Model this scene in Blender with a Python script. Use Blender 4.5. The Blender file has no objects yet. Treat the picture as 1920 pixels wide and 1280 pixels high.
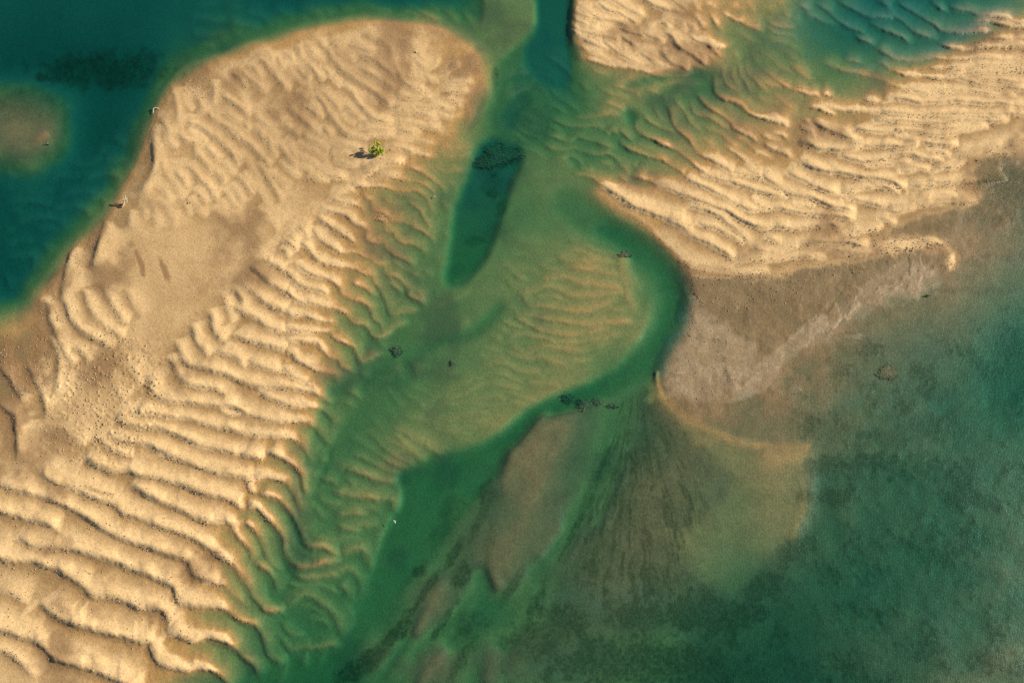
import bpy, bmesh, math, random
import numpy as np
from mathutils import Vector, Matrix
random.seed(7)
C = bpy.context.scene.collection
sc = bpy.context.scene

# ------------------------------------------------------------------ camera, sky, sun
TILT = math.radians(25.0)
FPX = 1920 * 35.0 / 36.0
DIST = 0.08 * FPX
cam_d = bpy.data.cameras.new("camera"); cam_d.lens = 35; cam_d.sensor_width = 36
cam_d.clip_start = 1; cam_d.clip_end = 20000
cam = bpy.data.objects.new("camera", cam_d); C.objects.link(cam); sc.camera = cam
CAM = Vector((0, -DIST * math.sin(TILT), DIST * math.cos(TILT)))
cam.location = CAM; cam.rotation_euler = (TILT, 0, 0)

SUN_EL = math.radians(23.5)
SUN_AZ = math.radians(15.0)          # from +X (right of frame) towards +Y (top)
w = bpy.data.worlds.new("World"); sc.world = w; w.use_nodes = True
nt = w.node_tree; bg = nt.nodes["Background"]
sky = nt.nodes.new("ShaderNodeTexSky"); sky.sky_type = 'NISHITA'; sky.sun_disc = False
sky.sun_elevation = SUN_EL; sky.sun_rotation = math.radians(90) - SUN_AZ
nt.links.new(sky.outputs[0], bg.inputs[0]); bg.inputs[1].default_value = 0.05
sd = bpy.data.lights.new("sun", 'SUN'); sd.energy = 5.0; sd.angle = math.radians(0.5); sd.color = (1.0, 0.86, 0.64)
so = bpy.data.objects.new("sun", sd); C.objects.link(so)
SDIR = Vector((math.cos(SUN_EL) * math.cos(SUN_AZ), math.cos(SUN_EL) * math.sin(SUN_AZ), math.sin(SUN_EL)))
so.rotation_euler = SDIR.to_track_quat('Z', 'Y').to_euler()
sc.view_settings.view_transform = 'Standard'; sc.view_settings.look = 'None'
sc.view_settings.exposure = 0.8; sc.view_settings.gamma = 1

# ------------------------------------------------------------------ survey coordinates -> metres
ct, st = math.cos(TILT), math.sin(TILT)
def uv2xy(u, v):
    u = np.asarray(u, float); v = np.asarray(v, float)
    x = (u - 960) / FPX; y = -(v - 640) / FPX
    dy = y * ct + st; dz = y * st - ct
    t = -CAM.z / dz
    return x * t, CAM.y + dy * t

# ------------------------------------------------------------------ noise
_r = np.random.RandomState(11)
_tab = _r.rand(256, 256)
def vnoise(x, y, seed=0):
    x = x + seed * 17.31; y = y + seed * 9.77
    xi = np.floor(x).astype(int); yi = np.floor(y).astype(int)
    fx = x - xi; fy = y - yi
    fx = fx * fx * fx * (fx * (fx * 6 - 15) + 10); fy = fy * fy * fy * (fy * (fy * 6 - 15) + 10)
    a = _tab[xi & 255, yi & 255]; b = _tab[(xi + 1) & 255, yi & 255]
    c = _tab[xi & 255, (yi + 1) & 255]; d = _tab[(xi + 1) & 255, (yi + 1) & 255]
    return (a + (b - a) * fx) * (1 - fy) + (c + (d - c) * fx) * fy - .5
def fbm(x, y, seed=0, o=4):
    s = 0; a = 1; t = 0
    for k in range(o):
        s = s + a * vnoise(x * 2**k, y * 2**k, seed + k * 3.1); t += a; a *= .55
    return s / t * 2
def sstep(a, b, x):
    t = np.clip((x - a) / (b - a), 0, 1); return t * t * (3 - 2 * t)

# ------------------------------------------------------------------ survey: trough / bed level, metres against the water
BED = """0,0,-1.3 150,0,-1.3 300,0,-1.2 450,0,-1.1 600,0,-1.1 700,0,-1.0 0,60,-1.4 150,60,-1.35 300,60,-1.2 400,60,-.95
480,50,-1.0 560,25,-1.0 640,15,-.9 0,120,-1.5 100,130,-1.6 200,130,-1.6 280,130,-1.3 330,100,-.9 380,90,-.8 720,15,-.9
0,180,-.45 60,200,-.32 100,220,-.28 30,230,-.16 80,245,-.16 83,258,-.05 20,280,-.22 60,290,-.3 0,230,-.16 110,245,-.34 0,290,-.45 130,240,-1.0 180,200,-1.5 240,180,-1.4
270,190,-1.1 285,200,-.5 0,330,-1.2 100,320,-1.3 200,300,-1.1 240,290,-.9 150,270,-1.4 50,400,-1.4 150,380,-1.1 200,350,-1.
0,450,-1.4 100,440,-1.1 140,420,-.9 0,540,-1.4 60,500,-1.1 30,560,-1.0 105,485,-.45 60,545,-.3 20,590,-.15
300,200,.05 330,160,0 400,115,0 480,85,0 560,62,0 640,46,0 720,40,0 800,48,-.02 860,70,-.05 900,100,-.05 925,150,-.05
290,240,.1 265,300,.1 235,360,.1 205,410,.05 165,450,.05 130,490,.05 85,560,.05 60,590,.05 75,620,.05 20,620,-.02 0,630,0
350,200,.25 320,280,.5 300,350,.5 260,420,.5 200,500,.4 450,150,.25 560,110,.2 650,80,.2 750,80,.2 820,100,.1 870,130,.05
900,140,0 500,250,.22 600,200,.18 700,200,.18 800,180,.1 880,200,0 400,350,.35 500,400,.3 600,350,.25 680,300,.35 720,320,.2
760,280,.15 830,250,.05 860,230,0 860,270,-.1 880,250,-.3 400,450,.3 300,520,.35 250,600,.35 450,500,.2 550,400,.2
620,380,.12 560,480,.12 150,600,.3 100,680,.16 50,680,.0 0,700,-.04 30,760,.02 80,760,.22 200,700,.3 300,700,.2 400,600,.2
500,560,.12 450,700,.12 550,620,.06 600,560,.03 0,850,.3 150,850,.35 300,800,.25 450,800,.1 520,760,.06 600,680,.0
560,720,.02 0,1000,.4 150,1000,.35 300,950,.25 400,930,.1 450,900,.05 500,830,0 0,1150,.4 150,1150,.3 250,1100,.2
320,1150,.08 350,1050,.08 400,1000,.03 0,1280,.4 150,1280,.3 250,1250,.1 300,1280,0
700,340,.02 760,330,-.15 820,330,-.3 850,380,-.4 800,430,-.4 740,400,-.12 690,420,-.02 760,480,-.4 820,520,-.45 700,500,-.16
650,480,.0 650,540,-.1 700,570,-.45 760,560,-.5 640,600,-.15 690,630,-.5 640,680,-.25 660,720,-.55 600,760,-.2 640,800,-.7
580,840,-.3 560,900,-.35 600,900,-.6 520,900,-.15 480,950,-.12 520,1000,-.45 560,1000,-.6 450,1020,-.12 500,1100,-.6
400,1080,-.08 420,1130,-.28 370,1150,-.12 450,1200,-.5 360,1230,-.22 350,1280,-.22 420,1280,-.65 500,1280,-.95 550,1200,-.85
560,1100,-.65 620,1000,-.55 650,950,-.5 700,930,-.4 680,1020,-.55 650,1080,-.65 640,1160,-.7 580,1180,-.85
1000,300,-.5 1050,340,-.4 1000,380,-.55 1080,400,-.5 960,420,-.6 1050,460,-.45 950,500,-.5 900,550,-.5 850,560,-.5 800,590,-.5
800,620,-.5 870,610,-.5 1150,460,-.35 1150,520,-.28 1050,540,-.36 1180,600,-.32 1100,640,-.36 1000,600,-.45 950,660,-.45
900,700,-.5 1000,700,-.42 1080,700,-.34 900,780,-.4 850,820,-.4 980,770,-.33 780,850,-.38 750,750,-.55 720,820,-.55
700,850,-.55 740,880,-.45 1200,560,-.5 1190,520,-.36 1200,500,-.5 1180,480,-.6
1030,0,-1.2 1030,60,-1.2 1000,110,-1.0 950,150,-.8 1050,120,-1.0 1070,180,-.95 1000,160,-.85 940,200,-.9 1000,200,-.8
1050,200,-.85 1010,240,-.75 940,240,-.9 1060,260,-.75 1100,290,-.65 1040,290,-.6
960,0,-.5 970,50,-.45 940,70,-.5 900,80,-.4 880,40,-.7 850,20,-.9 780,10,-1. 900,0,-.8 990,30,-.5 920,110,-.35
1080,20,.1 1150,40,.12 1250,30,.12 1090,80,.06 1200,90,.12 1280,110,.08 1250,150,-.04 1150,120,0 1100,110,0 1100,150,-.4
1150,150,-.25 1330,130,-.15 1130,200,-.3 1170,190,-.14 1200,160,-.15 1200,210,-.25 1090,230,-.65 1150,250,-.5
1230,180,-.35 1320,140,-.5 1340,150,-.5 1400,110,-.35 1350,50,-.22 1430,40,-.3 1500,80,-.35 1350,10,-.04 1450,5,-.12
1500,0,-.3 1550,30,-.6 1600,0,-.8 1700,0,-.9 1650,40,-.8 1700,60,-.7 1750,20,-.75 1820,0,-.6 1800,30,-.5 1850,40,-.2
1900,40,-.05 1800,70,-.25 1750,90,-.35 1600,80,-.6 1650,110,-.45 1560,120,-.45 1500,130,-.25 1450,160,-.2 1600,150,-.25
1550,170,-.18 1700,130,-.12 1800,110,.04 1900,80,.08 1500,200,.0 1420,200,-.12 1350,230,-.15 1280,250,-.25 1220,240,-.4
1180,280,-.5 1300,290,-.1 1250,300,-.2 1200,330,-.2 1400,260,.0 1600,220,.08 1700,200,.12 1900,150,.2 1500,300,.1
1700,300,.25 1850,250,.3 1350,340,.07 1250,370,.05 1180,360,-.05 1150,340,-.18 1100,330,-.45 1120,360,-.2 1450,380,.15
1600,360,.25 1300,440,.2 1400,480,.32 1500,450,.32 1650,430,.3 1800,330,.3 1900,280,.28 1200,400,.06 1260,460,.16 1290,495,.16
1300,530,.1 1400,530,.1 1500,520,.1 1600,490,.12 1700,470,.12 1770,470,.12 1850,350,.05 1900,310,.05 1880,400,.02
1800,420,.06 1850,480,-.05 1920,450,-.1 1780,530,-.03 1700,540,.02 1600,570,.03 1500,600,.06 1400,600,.08 1300,600,.08
1250,680,.06 1300,700,.08 1400,700,.1 1500,660,.05 1350,750,.04 1450,760,-.03 1550,650,-.03 1300,780,0 1250,740,.02
1600,700,-.2 1700,600,-.15 1800,600,-.2 1900,550,-.3 1700,700,-.35 1800,700,-.5 1900,650,-.7 1900,750,-.85 1750,780,-.6
1600,800,-.4 1500,800,-.18 1550,900,-.55 1650,900,-.75 1800,850,-.7 1900,900,-.5 1700,1000,-.85 1600,1000,-.8 1850,1000,-.6
1550,1100,-.85 1700,1150,-.7 1900,1150,-.5 1800,1280,-.45 1600,1280,-.8 1450,1200,-.95 1300,1280,-.9 1400,1080,-.6
1400,820,-.15 1480,840,-.12 1500,880,-.2 1480,950,-.25 1450,1020,-.38 1380,950,-.4 1300,900,-.3 1250,820,-.3 1350,850,-.25
1200,800,-.5 1200,900,-.3 1150,1000,-.3 1200,1050,-.3 1250,1000,-.3 1300,1050,-.4 1200,1200,-.6 1050,1200,-.5 1100,1100,-.35
1100,740,-.5 1150,760,-.65 1180,720,-.8 1130,820,-.65 1100,900,-.6 1080,960,-.45 1030,1030,-.4 1020,1080,-.6 1000,780,-.2
1040,770,-.15 980,850,-.15 1020,860,-.15 970,920,-.2 950,1000,-.22 940,1070,-.2 930,940,-.45 900,900,-.65 880,960,-.6
850,1000,-.6 820,1040,-.8 780,960,-1. 800,900,-1.1 740,1050,-1. 700,1150,-1. 650,1240,-1. 780,1100,-.6 820,1130,-.2
790,1200,-.6 860,1100,-.5 900,1130,-1. 880,1200,-.8 820,1250,-.2 930,1230,-.3 960,1150,-.8 700,1230,-.4 740,1280,-.8
900,1280,-.9 600,1280,-1.1"""
bed = np.array([[float(q) for q in p.split(',')] for p in BED.split()])
for p_ in bed:                       # second look at the soundings
    u_, v_, z_ = p_
    if u_ > 1090 and v_ < 340 and -.7 < z_ < .09: p_[2] -= .10
    if u_ > 1540 and v_ < 110 and z_ < 0: p_[2] -= .12
    if 590 < u_ < 900 and 320 < v_ < 760 and -.7 < z_ < .05: p_[2] -= .07
    if 860 < u_ < 1195 and 440 < v_ < 860 and z_ > -.6: p_[2] += .05
    if 1150 < u_ < 1500 and 820 < v_ < 1080: p_[2] += .08
    if 1270 < u_ < 1490 and v_ < 165: p_[2] += .09
    if 430 < u_ < 720 and 820 < v_ < 1290 and z_ < 0: p_[2] -= .10
# ring of points beyond the surveyed area
extra = []
for (u, v, z) in ((-300,0,-1.4),(-300,300,-1.3),(-300,600,-.4),(-300,800,.2),(-300,1100,.4),(-300,1400,.4),(0,1500,.35),(300,1500,-.1),(500,1500,-1),(700,1500,-1),
                  (1000,1500,-.7),(1400,1500,-.9),(1800,1500,-.5),(2200,1300,-.5),(2200,1000,-.6),(2200,700,-.9),(2200,450,-.3),(2200,200,.25),(2200,0,.1),
                  (2200,-200,.1),(1800,-200,-.9),(1500,-200,-.5),(1250,-200,.2),(1030,-200,-1.2),(850,-200,-1),(500,-200,-1.3),(0,-200,-1.4)):
    extra.append((u, v, z))
bed = np.vstack([bed, np.array(extra)])
def rbf(pts):
    P = pts[:, :2] / 100; Z = pts[:, 2]
    D = np.sqrt(((P[:, None] - P[None]) ** 2).sum(-1) + .02)
    n = len(P)
    A = np.zeros((n + 3, n + 3)); A[:n, :n] = -D - np.eye(n) * 1e-3
    A[:n, n] = 1; A[:n, n + 1:] = P; A[n, :n] = 1; A[n + 1:, :n] = P.T
    return P, np.linalg.solve(A, np.r_[Z, 0, 0, 0])
Pb, Wb = rbf(bed)
GS = 10
gu = np.arange(-700, 2700, GS); gv = np.arange(-600, 2000, GS)
GU, GV = np.meshgrid(gu, gv)
q = np.stack([GU.ravel(), GV.ravel()], 1) / 100
Zc = np.zeros(len(q))
for i in range(0, len(q), 8000):
    qq = q[i:i + 8000]
    Dq = np.sqrt(((qq[:, None] - Pb[None]) ** 2).sum(-1) + .02)
    Zc[i:i + 8000] = -Dq @ Wb[:len(Pb)] + Wb[len(Pb)] + qq @ Wb[len(Pb) + 1:]
Zc = np.clip(Zc.reshape(GU.shape), -1.65, .6)
def blur(a, n):
    for _ in range(n):
        p = np.pad(a, 1, mode='edge')
        a = (p[:-2, 1:-1] + p[2:, 1:-1] + 2 * p[1:-1, 1:-1]) / 4
        p = np.pad(a, 1, mode='edge')
        a = (p[1:-1, :-2] + p[1:-1, 2:] + 2 * p[1:-1, 1:-1]) / 4
    return a
Zc = blur(Zc, 2)
def bilin(G, u, v):
    x = np.clip((u - gu[0]) / GS, 0, len(gu) - 1.001); y = np.clip((v - gv[0]) / GS, 0, len(gv) - 1.001)
    xi = x.astype(int); yi = y.astype(int); fx = x - xi; fy = y - yi
    return (G[yi, xi] * (1 - fx) + G[yi, xi + 1] * fx) * (1 - fy) + (G[yi + 1, xi] * (1 - fx) + G[yi + 1, xi + 1] * fx) * fy

DS = .55          # charted depths to true depths
# ------------------------------------------------------------------ survey grid (survey units u, v)
STEP = 1.8
def axis(a, b, lo, hi):
    mid = list(np.arange(a, b, STEP)); s = STEP; x = a; left = []
    while x > lo: s *= 1.06; x -= s; left.append(x)
    s = STEP; x = mid[-1]; right = []
    while x < hi: s *= 1.06; x += s; right.append(x)
    return np.array(left[::-1] + mid + right)
AU = axis(-30, 1950, -520, 2440); AV = axis(-30, 1310, -330, 1800)
U, V = np.meshgrid(AU, AV)
# natural wobble of every traced line
WU = U + 3.2 * fbm(U / 38, V / 38, 3, 4) + 1.2 * fbm(U / 7, V / 7, 5, 2)
WV = V + 3.2 * fbm(U / 38, V / 38, 8, 4) + 1.2 * fbm(U / 7, V / 7, 9, 2)
H = bilin(Zc, WU, WV)

def smooth_line(pts, closed=False, sub=3):
    pts = [np.array(p, float) for p in pts]
    n = len(pts)
    if n < 3 and not closed: return np.array(pts)
    out = []
    rng = range(n if closed else n - 1)
    for i in rng:
        p1 = pts[i]; p2 = pts[(i + 1) % n]
        p0 = pts[i - 1] if (closed or i > 0) else p1 * 2 - p2
        p3 = pts[(i + 2) % n] if (closed or i + 2 < n) else p2 * 2 - p1
        for k in range(sub):
            t = k / sub
            out.append(.5 * ((2 * p1) + (-p0 + p2) * t + (2 * p0 - 5 * p1 + 4 * p2 - p3) * t * t + (-p0 + 3 * p1 - 3 * p2 + p3) * t ** 3))
    if not closed: out.append(pts[-1])
    return np.array(out)
def window(u0, u1, v0, v1):
    i0 = max(0, np.searchsorted(AU, u0) - 1); i1 = min(len(AU), np.searchsorted(AU, u1) + 1)
    j0 = max(0, np.searchsorted(AV, v0) - 1); j1 = min(len(AV), np.searchsorted(AV, v1) + 1)
    return slice(j0, j1), slice(i0, i1)
def line_dist(line, X, Y):
    """unsigned distance, side (+ = right hand of travel), arc length of the foot"""
    bd = np.full(X.shape, 1e9, np.float32); bs = np.zeros(X.shape, np.float32); ba = np.zeros(X.shape, np.float32)
    acc = 0.
    for a, b in zip(line[:-1], line[1:]):
        dx, dy = b - a; L = math.hypot(dx, dy)
        if L < 1e-6: continue
        px = X - a[0]; py = Y - a[1]
        t = np.clip((px * dx + py * dy) / (L * L), 0, 1)
        d = np.hypot(px - t * dx, py - t * dy)
        m = d < bd
        cr = (dx * py - dy * px) / L
        bd = np.where(m, d, bd); bs = np.where(m, cr, bs); ba = np.where(m, acc + t * L, ba)
        acc += L
    return bd, bs, ba, acc
def poly_sd(pts, feather, sub=3):
    line = smooth_line(pts, True, sub); ln = np.vstack([line, line[:1]])
    w_ = window(line[:, 0].min() - feather * 2 - 4, line[:, 0].max() + feather * 2 + 4, line[:, 1].min() - feather * 2 - 4, line[:, 1].max() + feather * 2 + 4)
    X = WU[w_]; Y = WV[w_]
    d, _, _, _ = line_dist(ln, X, Y)
    inside = np.zeros(X.shape, bool)
    for a, b in zip(ln[:-1], ln[1:]):
        c = (a[1] > Y) != (b[1] > Y)
        with np.errstate(divide='ignore', invalid='ignore'):
            xx = (b[0] - a[0]) * (Y - a[1]) / (b[1] - a[1] + 1e-12) + a[0]
        inside ^= c & (X < xx)
    return w_, np.where(inside, d, -d)       # positive inside
def S(s): return [tuple(float(q) for q in p.split(',')) for p in s.split()]

def boxb(a, r):
    for ax in (0, 1):
        n = a.shape[ax]
        if n < 2 * r + 2: continue
        p = np.pad(a, [(r + 1, r) if k == ax else (0, 0) for k in (0, 1)], mode='edge')
        cs = np.cumsum(p, axis=ax)
        a = (np.take(cs, range(2 * r + 1, n + 2 * r + 1), ax) - np.take(cs, range(0, n), ax)) / (2 * r + 1)
    return a
# ------------------------------------------------------------------ channels and shoal edges
def carve(s, z, feather, mode='min', amount=1.):
    w_, sdist = poly_sd(S(s), feather)
    a = sstep(-feather, feather, sdist) * amount
    h = H[w_]
    t = np.minimum(h, z) if mode == 'min' else (np.maximum(h, z) if mode == 'max' else z + 0 * h)
    H[w_] = h * (1 - a) + t * a
def channel(s, width, depth, power=1.5, mode='min'):
    line = smooth_line(S(s)); m = width + 4
    w_ = window(line[:, 0].min() - m, line[:, 0].max() + m, line[:, 1].min() - m, line[:, 1].max() + m)
    d, _, a, L = line_dist(line, WU[w_], WV[w_])
    k = np.clip(1 - (d / width) ** power, 0, 1) * np.clip(np.minimum(a, L - a) / (L * .12 + 1), 0, 1) ** .5
    k = k * k * (3 - 2 * k)
    h = H[w_]; t = np.minimum(h, depth) if mode == 'min' else np.maximum(h, depth)
    H[w_] = h * (1 - k) + t * k
# banks and bars first
carve("290,205 330,165 362,158 400,143 425,124 460,102 520,74 580,54 650,43 730,40 800,48 850,62 890,95 880,140 700,140 500,200 380,300 300,440 200,560 110,600 72,570 88,540 118,500 145,455 180,432 200,405 222,370 250,320 272,270 285,235", .08, 8, 'max')
carve('700,16 640,27 560,40 470,72 400,100 345,112 316,145 292,174 272,196 258,235 240,282 216,330 194,366 176,396 148,424 118,440 92,484 55,534 15,566 -30,540 40,480 80,430 120,395 160,350 185,300 200,250 215,190 260,140 310,95 400,55 500,25 600,-5 700,-15', -.78, 8)
carve("1068,-60 1069,0 1068,40 1072,75 1100,95 1150,110 1250,140 1290,120 1300,60 1250,-60", .05, 7, 'max')
carve("1112,362 1150,395 1190,425 1230,455 1262,488 1275,520 1500,520 1500,380 1200,350 1130,345", .06, 6, 'max')
carve("1277,520 1283,560 1268,612 1240,660 1230,698 1240,738 1285,775 1340,770 1400,700 1420,560 1350,520", .05, 10, 'max')
carve("890,-60 905,0 900,60 905,100 935,112 960,92 988,68 1001,45 999,-60", -.42, 5, 'max')
carve("915,-60 925,0 915,60 925,95 960,85 985,62 996,40 994,-60", -.4, 4, 'max', .6)
carve("64,266 68,257 76,250 83,249 90,254 91,259 80,262 70,266", .07, 3, "max")
# the deep scours
carve("1003,-80 1003,52 990,76 985,110 1010,150 1050,165 1074,140 1074,100 1068,60 1068,-80", -1.1, 9)
carve("1003,60 985,85 955,105 930,135 926,190 930,250 960,285 1010,262 1040,230 1072,200 1076,130 1068,80", -.82, 18)
carve("918,255 955,266 976,278 974,312 958,345 946,390 926,440 908,485 884,512 862,520 835,528 838,480 845,440 852,395 862,360 880,318 888,285", -1.08, 9)
carve("845,515 865,505 885,510 872,528 850,536 838,530", -.9, 8)
carve("820,650 870,640 905,620 935,590 942,570 930,565 905,590 870,618 820,632 775,650 752,656 750,668 775,672", -.74, 13)
channel("1100,405 1140,430 1175,448 1214,480 1248,510 1258,560 1248,610 1222,655 1205,700 1190,725", 34, -.95, 2)
channel("1040,350 1085,395 1128,428 1170,452 1215,488 1238,525 1240,570", 44, -.68, 2)
channel("1262,520 1270,560 1258,608 1232,655 1222,690 1226,715", 26, -.85, 1.6)
channel("1205,640 1180,690 1130,725 1070,748 1010,775 960,815 910,845 850,866 790,880", 26, -.95, 2)
channel("1140,715 1070,745 1000,778 950,822 900,850", 15, -1.05, 2)
carve("748,886 790,876 850,864 900,846 945,822 958,830 935,875 905,915 870,960 830,1010 790,1060 740,1120 690,1180 640,1260 600,1340 560,1340 612,1250 660,1170 690,1090 712,1020 738,960 745,920", -1.0, 7)
carve("930,890 945,860 960,820 940,840 915,870 905,905", -.95, 7)
channel("1195,715 1160,770 1140,830 1120,900 1085,960 1050,1020 1010,1070 990,1120 950,1190 910,1290", 30, -.72, 1.5)
channel("1110,1000 1150,900 1180,830 1210,800", 14, -.6)
channel("900,1060 905,1100 900,1140 870,1180 830,1220", 28, -.85)
channel("760,1240 800,1200 850,1160 890,1110", 16, -.8)
channel("700,1290 740,1230 770,1190", 14, -.9)
channel("655,700 620,760 600,830 590,900 600,960 560,1030 550,1100", 30, -.68)
channel("770,660 760,690 745,720 735,760", 22, -.72)
channel("740,665 720,690 695,705 670,735", 12, -.75)
channel("1330,142 1260,140 1220,150 1160,165", 12, -.55)
channel("1350,140 1310,150 1250,170 1210,190", 10, -.5)
carve("1170,212 1178,204 1191,210 1193,224 1182,232 1176,226", -.8, 9)
carve("590,925 615,870 625,835 612,850 598,890", -.85, 5)
carve("540,960 545,1010 520,1060 500,1100 520,1140 560,1180 560,1240 540,1290 560,1310 600,1230 640,1160 620,1120 590,1130 570,1080 590,1020", -.8, 14)
for s_, wd, z_ in (("940,1110 925,1075 930,1040 950,1000", 16, -.18), ("960,1010 975,980 992,950", 14, -.2), ("985,960 1000,900 1040,830 1050,775", 24, -.14),
               ("950,930 960,880 990,820 1030,770", 16, -.16), ("775,1195 800,1150 825,1100 840,1085", 14, -.2), ("780,1290 810,1250 838,1215", 13, -.2),
               ("915,1290 925,1240 932,1215", 26, -.32), ("1000,1050 1030,1010 1055,975", 12, -.3), ("850,990 860,950 868,925", 26, -.85), ("1490,845 1503,900 1500,950 1470,1010", 34, -.2),
               ("1250,750 1290,785 1340,810 1400,830 1450,837 1500,840", 10, -.07), ("360,132 400,133 440,125", 8, -.05), ("1040,285 1062,320 1085,345 1110,362", 20, -.4),
               ("1165,470 1168,510 1172,545 1185,590", 22, -.26), ("1000,50 1001,20 1000,0", 6, -.36), ("745,905 742,940 735,960", 12, -.55)):
    channel(s_, wd, z_, 1.5, 'max')
H = boxb(boxb(H, 2), 2)
def soft_zone(s_, r, fe):
    global H
    w_, sdist = poly_sd(S(s_), fe)
    a_ = sstep(-fe, fe, sdist); h_ = boxb(boxb(H[w_], r), r)
    H[w_] = H[w_] * (1 - a_) + h_ * a_
soft_zone("1180,440 1250,470 1300,520 1300,620 1260,740 1200,760 1180,690 1215,600 1200,500", 6, 12)
soft_zone("1020,290 1120,350 1220,430 1200,460 1100,400 1020,330", 5, 10)
soft_zone("980,770 1080,760 1060,900 1010,1050 960,1120 940,1290 640,1290 760,1100 900,880", 2, 12)
TROUGH = H.copy()
LRW = sstep(1450, 1600, U) * sstep(650, 800, V)
H = H + LRW * (.09 + .2 * fbm(U / 90, V / 80, 171, 4))

# ------------------------------------------------------------------ crests of the sand ripples, traced sheet by sheet
# sheet: (u0, v0, scale), default height (m), default length of the upstream slope (survey units), rectangles left to other sheets
SHEETS = {
 'P': ((560, 260, 5.3333), .20, 40, []),
 'Q': ((260, 60, 4.0), .13, 34, [(560, 262, 960, 500)]),
 'S': ((540, 480, 5.3333), .27, 46, []),
 'R': ((1000, 0, 4.0), .22, 30, []),
 'B': ((640, 0, 2.977), .14, 30, [(0, 0, 736, 262), (1002, 0, 2000, 318), (560, 262, 920, 500)]),
 'C': ((1280, 0, 2.977), .27, 36, [(1000, 0, 1474, 318), (1080, 318, 1556, 618), (1440, 184, 2400, 498)]),
 'T': ((1080, 300, 4.0), .36, 42, [(1000, 0, 1474, 318)]),
 'X': ((1440, 180, 4.0), .32, 38, [(1000, 0, 1500, 700)]),
 'Y': ((480, 800, 4.0), .3, 32, []),
 'D': ((0, 430, 2.977), .31, 56, [(542, 480, 900, 718), (562, 260, 920, 498)]),
 'E': ((640, 430, 2.977), .17, 26, [(562, 260, 920, 498), (542, 480, 800, 718)]),
 'A': ((0, 0, 2.977), .15, 36, [(258, 60, 740, 376)]),
 'F': ((1280, 430, 2.977), .15, 30, []),
 'G': ((0, 850, 2.977), .42, 74, []),
 'H': ((640, 850, 2.977), .2, 30, []),
}
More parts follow.
